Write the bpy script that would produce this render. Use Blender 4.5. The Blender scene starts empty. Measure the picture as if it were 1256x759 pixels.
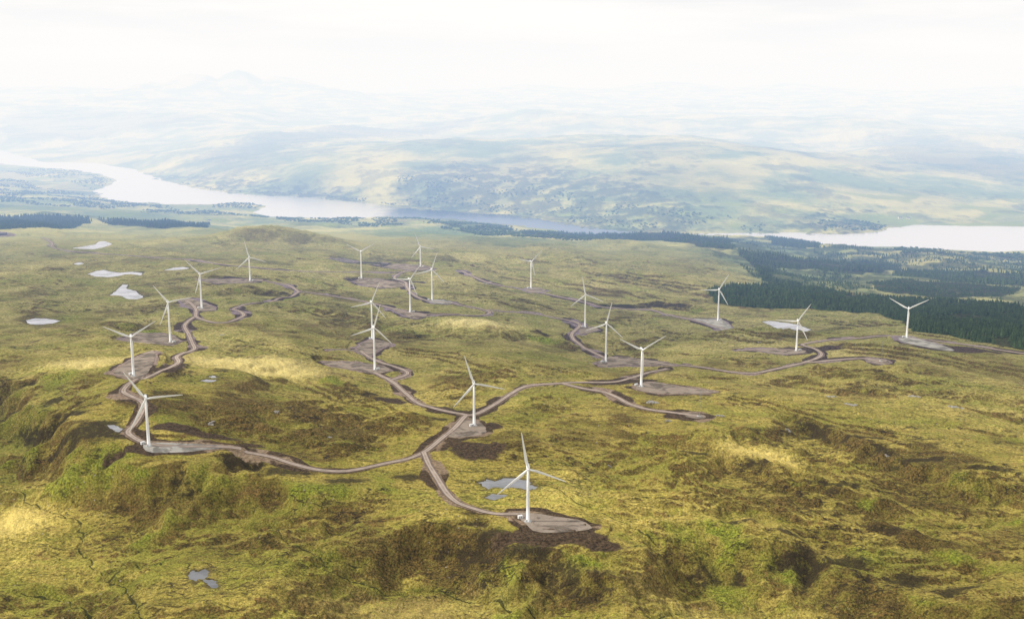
import bpy, bmesh, math, random
import numpy as np
from mathutils import Vector, Matrix

rng = np.random.default_rng(7)
random.seed(7)
scene = bpy.context.scene
COL = scene.collection

# ------------------------------------------------------------------ camera model
W0, H0, F = 1256.0, 759.0, 1347.0
PITCH = math.atan((379.5 - 100.0) / F)
CAMZ = 800.0
LAKE = 20.0
cp, sp = math.cos(PITCH), math.sin(PITCH)

def ray(px, py):
    """ground azimuth slope (x per unit forward y) and height change per unit forward y"""
    a = (np.asarray(px, float) - 628.0) / F
    b = -(np.asarray(py, float) - 379.5) / F
    fy = cp + b * sp
    fz = -sp + b * cp
    return a / fy, fz / fy

# ------------------------------------------------------------------ noise (numpy)
def _h(ix, iy, seed):
    n = (ix.astype(np.uint32) * np.uint32(374761393) + iy.astype(np.uint32) * np.uint32(668265263)
         + np.uint32((seed * 974711 + 1013) & 0xffffffff))
    n = (n ^ (n >> np.uint32(13))) * np.uint32(1274126177)
    n = n ^ (n >> np.uint32(16))
    return n

def perlin(x, y, seed=0):
    x = np.asarray(x, np.float64); y = np.asarray(y, np.float64)
    x0 = np.floor(x); y0 = np.floor(y)
    fx = (x - x0).astype(np.float32); fy = (y - y0).astype(np.float32)
    ix = x0.astype(np.int64) & 0xffffffff; iy = y0.astype(np.int64) & 0xffffffff
    ux = fx * fx * fx * (fx * (fx * 6 - 15) + 10); uy = fy * fy * fy * (fy * (fy * 6 - 15) + 10)
    def g(dx, dy):
        h = _h((ix + dx) & 0xffffffff, (iy + dy) & 0xffffffff, seed)
        ang = (h & np.uint32(0xffff)).astype(np.float32) * np.float32(2 * math.pi / 65536)
        return np.cos(ang) * (fx - dx) + np.sin(ang) * (fy - dy)
    a = g(0, 0); b = g(1, 0); c = g(0, 1); d = g(1, 1)
    return ((a + (b - a) * ux) * (1 - uy) + (c + (d - c) * ux) * uy) * 1.5

def fbm(x, y, lam, octs, seed, gain=0.5, lac=2.03):
    s = 0; a = 1.0; f = 1.0 / lam
    for o in range(octs):
        s = s + a * perlin(x * f + 17.3 * o, y * f - 9.1 * o, seed + o)
        a *= gain; f *= lac
    return s

def ridged(x, y, lam, octs, seed, gain=0.5):
    s = 0; a = 1.0; f = 1.0 / lam
    for o in range(octs):
        s = s + a * (1 - 2 * np.abs(perlin(x * f + 7.7 * o, y * f + 3.3 * o, seed + o)))
        a *= gain; f *= 2.05
    return s

def sstep(a, b, x):
    t = np.clip((x - a) / (b - a), 0, 1)
    return t * t * (3 - 2 * t)

SD = (0.70, -0.714)                                   # geological strike: right and towards the viewer
def strike(x, y, k):
    s = x * SD[0] + y * SD[1]; t = -x * SD[1] + y * SD[0]
    return s / k, t

# ------------------------------------------------------------------ turbines as measured
# px base, px hub, tall?, rotor phase (degrees clockwise from up), extra yaw
TURB = dict(
 A=(647.5, 640, 60, 0, -10, 4, 'white wind turbine nearest the viewer, on the bare pad among dark peat banks'),
 B=(581.6, 522, 38.8, 0, -18, 6, 'white wind turbine beside the road junction in the middle of the moor'),
 C=(182.6, 547, 43.5, 0, -32, 0, 'white wind turbine at the bend of the loop road above the dark left scarp'),
 D=(163.6, 458, 36, 0, -62, 0, 'leftmost white wind turbine, two blades raised in a V above the sunlit bank'),
 E=(209, 419, 29, 1, -37, 12, 'tall white wind turbine just behind the leftmost one, its pad beside the winding track'),
 F=(247.5, 379, 25, 1, -43, 14, 'tall white wind turbine at the top of the winding track left of the hairpin'),
 G=(306.8, 344.7, 21.2, 0, -12, 0, 'small distant white wind turbine below the rounded knoll at the far left edge'),
 H=(459.8, 456, 30.8, 1, 15, 10, 'tall white wind turbine in front of the pair that overlap left of centre'),
 H2=(456.7, 417, 26.8, 1, 21, 10, 'tall white wind turbine behind the pair that overlap left of centre'),
 I=(503.2, 383.5, 23.2, 1, 37, 20, 'tall white wind turbine by the pale straight track left of the sunny mound'),
 J=(530, 369, 22.3, 1, 17, 8, 'tall white wind turbine at the pale oval pad behind the sunny mound'),
 K=(515.8, 327.6, 17.7, 0, -20, 0, 'farthest white wind turbine, beside the purple spoil ground at the plateau edge'),
 L=(443.4, 342.5, 19.3, 1, -60, 0, 'distant white wind turbine left of the purple spoil ground, two blades in a V'),
 M=(651.3, 354.5, 19.3, 1, 45, 25, 'distant white wind turbine standing alone on the far track right of centre'),
 N=(717.5, 402, 23.2, 1, -9, 0, 'tall white wind turbine where the far right track makes a sharp bend'),
 O=(743, 445.6, 27.7, 1, 12, 8, 'tall white wind turbine right of centre on the long strip pad behind another turbine'),
 P=(786.4, 474.7, 33.2, 0, 58, 15, 'white wind turbine right of centre above the rock heap, one blade hanging down'),
 Q=(880.5, 394, 22.4, 1, 29, 5, 'tall white wind turbine in front of the left end of the dark plantation'),
 R=(976.7, 431, 27.2, 0, 32, 5, 'white wind turbine in front of the bright tarn on the right'),
 S=(1111.8, 415, 26.8, 0, 59, 0, 'rightmost white wind turbine, at the edge of the dark plantation'),
)
for k, v in list(TURB.items()):
    TURB[k] = dict(px=v[0], py=v[1], r=(49.3 if k == 'A' else v[2]), tall=v[3], ph=v[4], yaw=v[5], label=v[6])

# ------------------------------------------------------------------ macro relief
cps = []                                              # world control points x, y, z
def addp(px, py, zrel):
    a, s = ray(px, py)
    y = zrel / s
    cps.append((a * y, y, CAMZ + zrel))
for k, t in TURB.items():
    Z = 45 * F / t['r']
    b = -(t['py'] - 379.5) / F
    y = Z * (cp + b * sp); z = Z * (-sp + b * cp); x = (t['px'] - 628) / F * Z
    cps.append((x, y, CAMZ + z))
for p in [(0,759,-496),(200,759,-494),(420,759,-492),(628,759,-490),(850,759,-494),(1050,759,-500),(1256,759,-500),
          (0,640,-482),(0,560,-476),(120,640,-480),(300,500,-466),(300,420,-480),(0,460,-474),(900,600,-490),(1100,550,-500),(1256,650,-496),(1256,510,-508),
          (800,570,-488),(0,400,-490),(80,360,-504),(0,330,-522),(100,335,-520),(0,300,-556),(120,300,-552),(200,297,-556),(600,305,-592),(740,308,-606),
          (850,318,-612),(400,300,-578),(650,430,-520),(620,400,-545),(870,440,-522),(350,470,-470),
          (1256,437,-530),(1180,412,-540),(1030,395,-560),(1000,372,-596),(900,350,-606),(1100,372,-610),(1256,380,-600),(1000,335,-672),(1200,335,-690),
          (1100,312,-750),(900,303,-690),(810,297,-690),(1256,316,-755),(950,318,-690),(1100,345,-660),
          (700,289,-762),(620,280,-750),(560,276,-745),(450,274,-745),(330,274,-735),(200,262,-755),(120,252,-750),(50,228,-755),(0,235,-740),(0,256,-700),(60,276,-640),
          (160,278,-670),(300,272,-735),(90,212,-765),
          (178,208,-768),(316,233,-765),(489,248,-765),(640,259,-765),(789,278,-765),(962,281,-768),(1125,271,-772),(1256,274,-772),
          (640,215,-640),(760,230,-660),(500,215,-640),(830,167,-470),(700,168,-480),(560,172,-510),(1040,200,-600),(950,182,-520),(900,225,-640),(1150,238,-710),(1256,228,-710),
          (300,195,-650),(400,212,-660),(200,186,-710),(100,183,-735),(0,172,-730),(590,153,-500),(270,172,-600),(430,160,-540),(120,152,-600),(0,150,-620),
          (650,138,-380),(760,146,-420),(900,143,-420),(1030,141,-410),(1200,163,-540),(1100,175,-580),(300,140,-480)]:
    addp(*p)
for az in (-0.9, -0.6, -0.3, 0, 0.3, 0.6, 0.9):
    cps.append((az * 20000, 20000, CAMZ - 560)); cps.append((az * 45000, 45000, CAMZ - 600))
    cps.append((az * 400, 400, CAMZ - 500))
for (u, d, z) in [(.02,11800,-640),(.12,11600,-640),(.2,11300,-640),(.28,10200,-690),(-.06,11500,-640),(.0,16500,-640),(.1,16500,-640),(.25,16500,-640),(-.2,16500,-640),(.4,14500,-660),(-0.75,1000,-480),(0.75,1000,-500),(-0.75,2200,-520),(0.75,2200,-560),(-0.75,4000,-650),(0.75,4000,-720),(-0.75,8000,-760),(0.75,6500,-760),(0.75,10000,-600),(-0.75,12000,-600)]:
    cps.append((u * d, d, CAMZ + z))
cps = np.array(cps)

def uv_of(x, y):
    yy = np.maximum(y, 60.0)
    return x / yy * 2.2, np.log(yy) * 1.0
cu, cv = uv_of(cps[:, 0], cps[:, 1])
def _phi(r2): return r2 * np.log(r2 + 1e-9)
n = len(cps)
K = _phi((cu[:, None] - cu) ** 2 + (cv[:, None] - cv) ** 2)
lamreg = np.full(n, 0.012); lamreg[:20] = 0.02
A = np.zeros((n + 3, n + 3)); A[:n, :n] = K + np.diag(lamreg)
Pm = np.stack([np.ones(n), cu, cv], 1); A[:n, n:] = Pm; A[n:, :n] = Pm.T
sol = np.linalg.solve(A, np.concatenate([cps[:, 2], np.zeros(3)]))
def rbf(x, y):
    u, v = uv_of(x, y); u = u.astype(np.float32); v = v.astype(np.float32)
    out = np.full(u.shape, 0, np.float64) + sol[n] + sol[n + 1] * u + sol[n + 2] * v
    for i in range(n):
        r2 = (u - np.float32(cu[i])) ** 2 + (v - np.float32(cv[i])) ** 2
        out += sol[i] * (r2 * np.log(r2 + np.float32(1e-9)))
    return out

def segdist(x, y, pts):
    """distance, signed side (+ = right of travel direction), running parameter"""
    pts = np.asarray(pts, float)
    best = np.full(x.shape, 1e18); side = np.ones(x.shape); tt = np.zeros(x.shape)
    L = np.concatenate([[0], np.cumsum(np.hypot(*np.diff(pts, axis=0).T))]); tot = L[-1]
    for i in range(len(pts) - 1):
        ax, ay = pts[i]; bx, by = pts[i + 1]
        dx, dy = bx - ax, by - ay; l2 = dx * dx + dy * dy + 1e-12
        t = np.clip(((x - ax) * dx + (y - ay) * dy) / l2, 0, 1)
        qx = x - (ax + t * dx); qy = y - (ay + t * dy)
        d2 = qx * qx + qy * qy
        m = d2 < best
        best = np.where(m, d2, best)
        side = np.where(m, np.where(dx * (y - ay) - dy * (x - ax) < 0, 1.0, -1.0), side)
        tt = np.where(m, (L[i] + t * math.sqrt(l2)) / tot, tt)
    return np.sqrt(best), side, tt

def inpoly(x, y, pts):
    pts = np.asarray(pts, float); c = np.zeros(x.shape, bool); j = len(pts) - 1
    for i in range(len(pts)):
        xi, yi = pts[i]; xj, yj = pts[j]
        if yi != yj:
            c ^= ((yi > y) != (yj > y)) & (x < (xj - xi) * (y - yi) / (yj - yi) + xi)
        j = i
    return c

def flat_px(pts, zrel):
    out = []
    for px, py in pts:
        a, s = ray(px, py); y = zrel / s; out.append((a * y, y))
    return np.array(out)

# scarps: (pixel polyline left to right, assumed level, height, width, fade length, warp)
SCARPS_PX = [
 ([(-60,430),(30,470),(55,505),(105,545),(165,572),(230,588),(300,575),(370,592),(450,598),(520,592),(560,618)], -470, 44, 75, 420, 22),
 ([(535,622),(590,655),(640,668),(700,690),(745,705),(800,735)], -482, 36, 70, 300, 20),
 ([(790,650),(860,655),(930,660),(1000,668),(1060,690),(1130,700),(1200,722),(1290,742)], -490, 38, 80, 260, 17),
 ([(935,512),(975,518),(1020,530),(1090,556),(1160,580),(1256,600),(1330,620)], -498, 17, 26, 170, 10),
 ([(845,546),(900,560),(970,578),(1060,590),(1150,612)], -492, 10, 24, 130, 9),
 ([(1040,620),(1120,640),(1200,668),(1270,690)], -494, 12, 34, 150, 10),
 ([(640,405),(690,410),(735,418)], -540, 12, 40, 160, 8),
 ([(120,398),(180,402),(235,408)], -488, 8, 30, 120, 8),
 ([(270,352),(300,350),(345,352),(372,362)], -505, 12, 40, 130, 6),
 ([(385,440),(430,470),(480,500)], -490, 7, 30, 150, 10),
 ([(700,372),(800,366),(880,372)], -575, 8, 40, 150, 8),
]
SCARPS = [(flat_px(p, z), h, w, fd, wp) for p, z, h, w, fd, wp in SCARPS_PX]

# loch outline
LOCH_PX = [(-220,160),(-100,172),(0,184),(56,199),(117,200),(163,207),(178,213),(214,224),(255,233),(316,239),(387,241),(438,247.5),(489,253.6),(560,259),(640,264),
 (718,277),(789,284),(845,285.5),(891,286),(962,285),(1013,286),(1060,285.5),(1078,283.5),(1092,279),(1125,275.5),(1190,277),(1256,278),(1400,281),
 (1400,312),(1256,307.5),(1220,309),(1159,306),(1106,302.5),(1064,303),(1030,301),(1007,299),(975,294),(939,290.5),(890,288.5),(850,291),(760,290),(708,286.5),(664,281),(580,272),(530,268),
 (489,266.5),(408,268),(331,266),(311,261),(318,255),(326,252.6),(296,248.5),(255,251),(204,251),(148,247),(120,242),(115,234),(132,228),(143,222),(127,215),(87,208),(51,206),(20,203),(0,201),(-100,188),(-220,174)]
LOCH = flat_px(LOCH_PX, LAKE - CAMZ)
def loch_sd(x, y):
    d, _, _ = segdist(x, y, np.vstack([LOCH, LOCH[:1]]))
    return np.where(inpoly(x, y, LOCH), -d, d)

MOUNT = []                                            # far mountains: px, py top, distance, half width, half depth
for px, py, D, w, dp in [(293,89,27000,900,1500),(240,94,26500,1300,1800),(340,97,27500,1500,1800),(190,103,26000,1400,2000),(390,110,26500,1500,2000),(60,108,30000,3200,2500),(-80,104,30000,2600,2500),
                         (130,120,22000,1800,1500),(20,128,20000,1800,1500),(480,118,30000,2500,2500),(560,112,34000,2600,2500),(650,106,36000,2600,2500),(740,110,34000,2600,2500),(820,101,36000,2400,2500),(890,108,35000,2300,2500),
                         (970,104,36000,2400,2500),(1060,112,34000,2600,2500),(1150,114,32000,2600,2500),(1230,108,34000,2800,2500),(1330,106,34000,2800,2500),(1000,126,24000,2600,1800),(1180,132,22000,2400,1800),(700,128,23000,2200,1800),(840,131,21000,1800,1500)]:
    a, s = ray(px, py)
    MOUNT.append((a * D, D, CAMZ + s * D, w, dp))

KN = flat_px([(300, 300)], -565)[0]
KN2 = flat_px([(575, 412)], -545)[0]

def macro(x, y, faces=None, lobes=None):
    x = np.asarray(x, float); y = np.asarray(y, float)
    z = rbf(x, y)
    near = y < 5200
    rr = np.hypot(x, y)
    # broad swells
    s, t = strike(x, y, 1.7)
    amp = np.interp(rr, [600, 1200, 3500, 6000, 9000, 14000], [7, 9, 9, 16, 40, 70])
    lamk = np.interp(rr, [600, 4000, 7000, 14000], [1, 1, 1, 1])
    z = z + amp * fbm(s, t, 430, 2, 11) * (rr < 6500) + np.where(rr >= 6500, amp * 0.9 * fbm(x, y, 1900, 4, 15), 0) * sstep(6500, 9000, rr)
    for pts, h, w, fd, wp in SCARPS:
        x0, y0 = pts.min(0) - 700; x1, y1 = pts.max(0) + 700
        m = (x > x0) & (x < x1) & (y > y0) & (y < y1)
        if not m.any(): continue
        xs, ys = x[m], y[m]
        d, sd, tt = segdist(xs, ys, pts)
        lb = fbm(xs, ys, 95, 3, 31, gain=0.6)
        sg = d * sd + wp * lb * 2.1
        ch = pts[-1] - pts[0]; l2 = float((ch ** 2).sum())
        tt = ((xs - pts[0][0]) * ch[0] + (ys - pts[0][1]) * ch[1]) / l2 + 0.05 * lb
        env = sstep(0.02, 0.22, tt) * (1 - sstep(0.78, 0.98, tt))
        prof = sstep(-w * 0.18, w, sg) * (1 - sstep(fd * 0.35, fd * 1.5, sg))
        z[m] -= h * prof * env
        if faces is not None:
            fc = sstep(-w * 0.25, w * 0.1, sg) * (1 - sstep(w * 0.6, w * 1.15, sg)) * env
            faces[m] = np.maximum(faces[m], fc)
            lobes[m] = np.where(fc > 0.02, lb, lobes[m])
    # knolls
    z += 52 * np.exp(-(((x - KN[0]) / 240) ** 2 + ((y - KN[1] - 60) / 150) ** 2)) + 24 * np.exp(-(((x - KN[0] - 190) / 220) ** 2 + ((y - KN[1] - 60) / 130) ** 2))
    z += 16 * np.exp(-(((x - KN2[0]) / 110) ** 2 + ((y - KN2[1]) / 90) ** 2))
    # far mountains
    m = rr > 14000
    if m.any():
        xm, ym = x[m], y[m]; zz = z[m]
        top = np.full(xm.shape, -1e9)
        rn = ridged(xm, ym, 3800, 5, 61) 
        for mx, my, mz, w, dp in MOUNT:
            g = np.exp(-np.sqrt(((xm - mx) / w) ** 2 + ((ym - my) / dp) ** 2 + 0.16) * 1.0 + 0.4)
            cand = zz + (mz - zz) * g
            top = np.maximum(top, cand)
        k = sstep(14000, 18000, np.hypot(xm, ym))
        z[m] = np.maximum(zz, top) + k * 28 * rn
    # loch basin
    m = (y > 4200) & (y < 17500)
    if m.any():
        xm, ym = x[m], y[m]; zz = z[m]
        d = loch_sd(xm, ym)
        d = d + np.interp(ym, [4000, 6000, 12000], [12, 16, 40]) * fbm(xm, ym, 240, 3, 41)
        land = LAKE + np.maximum(zz - LAKE, 6) * sstep(-40, 420, d) + np.clip(d, 0, 120) * 0.05
        z[m] = np.where(d < 0, LAKE - np.minimum(-d * 0.08, 14), land + 0.4)
    return z

def at(pts, fn=macro, s0=650, s1=9000, N=900):
    """world points where picture rays meet the relief"""
    pts = np.asarray(pts, float)
    a, s = ray(pts[:, 0], pts[:, 1])
    ys = np.exp(np.linspace(math.log(s0), math.log(s1), N))
    X = a[:, None] * ys; Y = np.broadcast_to(ys, X.shape)
    Zt = fn(X.ravel(), Y.ravel().copy()).reshape(X.shape)
    Zr = CAMZ + s[:, None] * ys
    below = Zr <= Zt
    out = []
    for i in range(len(pts)):
        j = int(np.argmax(below[i])) if below[i].any() else N - 1
        if j == 0: j = 1
        d0 = Zr[i, j - 1] - Zt[i, j - 1]; d1 = Zr[i, j] - Zt[i, j]
        f = d0 / (d0 - d1 + 1e-9); f = min(max(f, 0), 1)
        y = ys[j - 1] + (ys[j] - ys[j - 1]) * f
        out.append((a[i] * y, y, Zt[i, j - 1] + (Zt[i, j] - Zt[i, j - 1]) * f))
    return np.array(out)

# ------------------------------------------------------------------ tracks, pads, tarns
ROADS_PX = {
 'loop': [(572,509),(558,524),(540,539),(519.5,555),(499,563),(473.5,568),(437,576),(415,578),(386,575.5),(356.5,568),(331,560),(294,553.5),(257,549),(220.5,546.5),(190,545),(172,540.5),(160,533),(157,526),(165,516),(175,502),(174,493),(160,485.5),(151.5,481),(153.8,475),(163.8,467.5),(177.6,462),(195,456),(210,451),(219,444),(216.4,438),(222.7,434),(238,428.5),(236,421),(231.4,410),(226.4,400),(232,393),(240,388)],
 'hairpin': [(240,388),(248,392),(265,395.7),(281.5,394.5),(295.7,389),(299,386),(293.3,381.5),(286,379),(298,374.3),(317,370.8),(340.7,366.8),(357,363.7),(366.8,358.2),(380,358.9),(413,363.7),(447,369.7),(480,377.8),(504,383.8),(530.5,385.7),(560.6,385.7),(587,387),(600.7,383.8),(594,379.8),(570.6,375.4),(547,371),(527,368.9),(514,365.4),(503.7,358.7),(498.7,351),(497,346),(484,341.3),(490,335.5),(514,329)],
 'spur_f': [(240,388),(240,379),(234,372),(228,369)],
 'spur_g': [(366.8,358.2),(355,350.6),(336,346.4),(322,344.4)],
 'top': [(51,291.6),(63.7,298),(64,303),(83,307.5),(121,311),(160,313.5),(205.6,317),(229,318),(250.6,321),(272,324.5),(312,328),(355,332),(400,333.2),(447,333.8),(487,333.6),(530.5,330.4)],
 'far': [(565.6,332),(577,337.6),(594,345),(614,350),(641,354.5),(664,359),(697.7,366.4),(731,374.4),(758,377.8),(800,380.6),(818,385.7),(856,394.5),(893.7,404.6)],
 'bend': [(594,380),(607.4,381),(647.6,383.8),(681,389.8),(701,393.8),(711,398.8),(702,408),(703,415.6),(714.5,425.6),(734.5,435.6),(754.6,442.3),(800,444.8),(818,446),(856,449.7),(912.6,457.7),(950.5,452.7),(984.6,445),(1007,436),(1000,428),(984.6,422.4),(1020,416.4),(1055,414.4),(1078.5,412),(1104,412.5),(1127.5,415),(1159,419.3),(1196,424),(1231,430),(1275,436)],
 'mast_e': [(988,444.4),(1026,441.4),(1053,440),(1083,443.6)],
 'spur_r': [(903,430),(939,428.5),(965,431)],
 'centre': [(572,509),(584,508),(606,496.5),(631.5,480),(650,473),(690,470),(712.5,469),(752.6,468.4),(772.6,464),(795,457),(817.7,452.7)],
 'mast_w': [(690,470),(715,476.4),(740,480.7),(757.6,487.7),(772.6,495.7),(795,502),(820,505.4),(840,508),(858,510.7)],
 'front': [(519.5,555),(526.8,572),(536,586.6),(547,603),(561.7,616),(583.8,624),(606,630),(636,631)],
 'west': [(572,509),(548.6,504.6),(527.5,499.4),(511.7,494),(496,481),(478.8,466.4),(459,458.5)],
 'spur_h': [(478.8,466.4),(496,461),(500,457),(490.6,452),(469.6,445.4),(453.8,438.8),(443,431)],
 'spur_w': [(401,428.3),(418,428.6),(438,428.8)],
}
PADS_PX = {
 'A': [(629,629),(655,630),(683,635),(710,639),(724,645),(720,651),(662,652.5),(646,644)],
 'B': [(574,514),(588,517),(596,526),(591,533),(564,536.5),(548,534),(560,522)],
 'C': [(176,542),(205,542),(235,544),(282,551),(236,553.5),(188,555),(176,550)],
 'D': [(142,452),(167.6,441),(187.6,437),(190,442.6),(183,452.6),(175,461.5),(162,461),(140,456.5)],
 'E': [(152.6,416),(167.6,411),(210,413.5),(219,417.6),(210,421),(172.6,419.5)],
 'F': [(221,369),(234,366.5),(262.5,376.5),(262,380.5),(243.5,381),(229,375)],
 'G': [(246,343.5),(284,341),(308,342),(323,343.5),(312,346),(265,348)],
 'H': [(398,440.5),(432.7,445),(467,450.6),(478,456),(461.7,459),(432.7,453),(404,445)],
 'H2': [(443,421),(457,416),(477.5,422),(466,428),(452,437),(438,430)],
 'I': [(476,377.5),(503,381.8),(523.5,386),(511,390.5),(496,387)],
 'J': [(524,368.5),(540,367.5),(555,371),(548,373),(530,371)],
 'K': [(469.7,327.6),(486,324),(519.4,326),(531,329.5),(503,331)],
 'L': [(433,344.5),(449,341.5),(490,346),(497,351),(467.6,353.5),(440.7,348.5)],
 'M': [(643,355),(656,353),(670,357),(650,358.5)],
 'N': [(711,401.5),(726,401.5),(734,405),(712,409.5)],
 'O': [(735,444.6),(755,441),(815,443.8),(822,446),(765,448),(738,447.5)],
 'P': [(779,475),(797,469.7),(837.7,475),(878,480),(865,481.8),(810,481.6),(784,478)],
 'Q': [(850,391),(881,391.5),(890,395),(899,404.5),(884,404.5)],
 'R': [(921,428.4),(952.7,428.2),(984,429),(986,432.5),(961,434.8),(935,431)],
 'S': [(1101,414.5),(1115.8,412.6),(1130,416),(1155,423),(1171,430),(1155,429.3),(1110,420)],
 'mast_w': [(838,506),(858,507),(866,511),(860,514),(842,511)],
 'compound': [(-30,283),(8,284),(19,287),(12,290),(-30,290.5)],
 'mast_e': [(1066,440.5),(1083,441),(1091,444),(1084,446.6),(1066,443.5)],
}
TARN_PX = {
 'tarn_1': [(108,336),(118,332.5),(127,331),(137,333.5),(148,334.6),(163,333.4),(178,334),(173,338),(162,336.6),(153,336.6),(143,339),(132,339.8),(116,339)],
 'tarn_2': [(135.5,362),(145,355),(150,349),(157,349.5),(155,354),(166,357),(176,364.5),(168,367),(157,366.5),(147,362.5)],
 'tarn_3': [(31.8,393),(43.5,390.3),(58,390.8),(73,393.4),(64,396.5),(50,398),(36.8,397.5)],
 'tarn_4': [(88,304.5),(105,302),(117,300),(121,296.6),(128,295.6),(138,299.5),(128,303),(114,306)],
 'tarn_5': [(202,331.4),(212,328.6),(224,327.4),(232,329),(220,331)],
 'tarn_6': [(935.6,394.5),(946,393.6),(962,395.6),(976.7,398),(986,401),(994,404),(988.7,406.8),(972,406),(956,404),(945,399)],
 'tarn_7': [(588,592),(598,588),(606,589.6),(617,586.4),(635,586),(650,592),(658,598),(646,601),(635,597.4),(617,598.6),(597,599)],
 'tarn_8': [(596.6,610),(603,606.6),(611,606.6),(621,607),(612,611),(606,613)],
 'tarn_9': [(232,705),(236,700),(243,702),(250,698.5),(255,703),(254,709),(262,710),(264,716),(270,721),(260,721),(254,715),(246,712),(240,716),(234,712)],
 'tarn_10': [(131,521.5),(140,521),(149,526),(146,529),(137,526.6)],
 'tarn_11': [(90,323.6),(97,321.8),(103,323.2),(96,325)],
 'tarn_17': [(256,461.6),(262,460.8),(267,463),(259,464)],
 'tarn_18': [(244,467),(254,465),(268,466),(258,468.4)],
}
def catmull(P, step):
    P = np.asarray(P, float)
    Q = np.vstack([2 * P[0] - P[1], P, 2 * P[-1] - P[-2]])
    out = []
    for i in range(1, len(Q) - 2):
        p0, p1, p2, p3 = Q[i - 1], Q[i], Q[i + 1], Q[i + 2]
        m = max(2, int(np.hypot(*(p2 - p1)[:2]) / step))
        for k in range(m):
            t = k / m
            out.append(0.5 * ((2 * p1) + (-p0 + p2) * t + (2 * p0 - 5 * p1 + 4 * p2 - p3) * t * t + (-p0 + 3 * p1 - 3 * p2 + p3) * t ** 3))
    out.append(Q[-2])
    return np.array(out)

ROADS = {}
TIE = {'tarn_8': 'tarn_7', 'tarn_17': 'tarn_18'}
for k, p in ROADS_PX.items():
    w = at(p)
    c = catmull(w[:, :2], 9.0)
    z = macro(c[:, 0], c[:, 1])
    g = np.exp(-np.linspace(-2, 2, 9) ** 2); g /= g.sum()
    zp = np.concatenate([np.full(4, z[0]), z, np.full(4, z[-1])])
    ROADS[k] = np.column_stack([c, np.convolve(zp, g, 'valid')])
PADS = {}
for k, p in PADS_PX.items():
    w = at(p)
    M = np.column_stack([w[:, 0] - w[:, 0].mean(), w[:, 1] - w[:, 1].mean(), np.ones(len(w))])
    co = np.linalg.lstsq(M, w[:, 2], rcond=None)[0]
    co[:2] = np.clip(co[:2], -0.05, 0.05)
    PADS[k] = dict(poly=w[:, :2], cx=w[:, 0].mean(), cy=w[:, 1].mean(), co=co)
TARNS = {}
for k, p in TARN_PX.items():
    w = at(p); lv = float(w[:, 2].mean())
    if k in TIE: lv = float(at(TARN_PX[TIE[k]])[:, 2].mean())
    a, s = ray(np.array(p)[:, 0], np.array(p)[:, 1]); y = (lv - CAMZ) / s
    TARNS[k] = dict(poly=np.column_stack([a * y, y]), z=lv, rag={'tarn_9': 5.5, 'tarn_7': 4.0}.get(k, 2.4))

# streams (carved narrow lines)
STREAMS = [np.array(at(p, s1=3000))[:, :2] for p in [
 [(0,598),(30,610),(42,622),(60,632),(95,640),(104,652),(96,670),(106,690),(130,708),(150,722),(158,740),(178,756)],
 [(158,740),(110,748),(60,730),(20,720)],
 [(200,700),(170,694),(140,712)],
 [(440,688),(400,680),(360,668),(330,648)],
 [(960,748),(900,752),(850,757),(800,759)],
 [(400,700),(520,720),(640,742),(720,757)],
 [(660,595),(700,610),(760,640),(810,665)],
]]

FOREST_PX = {
 'front': [(868,356),(894,352),(947,349),(992,354),(1045,364),(1095,368),(1159,370),(1256,380),(1340,388),(1340,450),(1262,430),(1212,420),(1159,407),(1129,405),(1104,395),(1078,383),(1045,383),(970,377),(905,376),(878,372)],
 'mid': [(901,307),(950,312),(992,319),(1050,320),(1094,323),(1106,331),(1053,338),(992,332),(924,327)],
 'midr': [(1094,330),(1170,333),(1256,339),(1340,345),(1340,357),(1256,351),(1159,345),(1098,340)],
 'young': [(1068,346),(1110,344),(1159,346),(1256,355),(1235,362),(1159,367),(1075,357)],
 'shore': [(939,291.5),(970,294),(1007,300),(1005,306),(950,300)],
 'band': [(780,286),(840,290),(893,292),(901,306),(860,304),(820,297)],
 'small': [(924,326),(948,334),(947,347),(936,345)],
 'small2': [(947,342),(975,344),(988,352),(950,349)],
 'centre': [(640,285),(700,287),(780,288),(860,293),(880,300),(800,297),(720,294),(640,291)],
 'left': [(-120,266),(0,267),(48,265),(110,268),(111,273),(76,280),(0,281.5),(-120,283)],
 'left2': [(117,269),(137,270),(200,274),(255,276),(255,279.5),(200,280),(134,276)],
}
FOREST = {}
for k, p in FOREST_PX.items():
    FOREST[k] = at(p)[:, :2]

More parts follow.
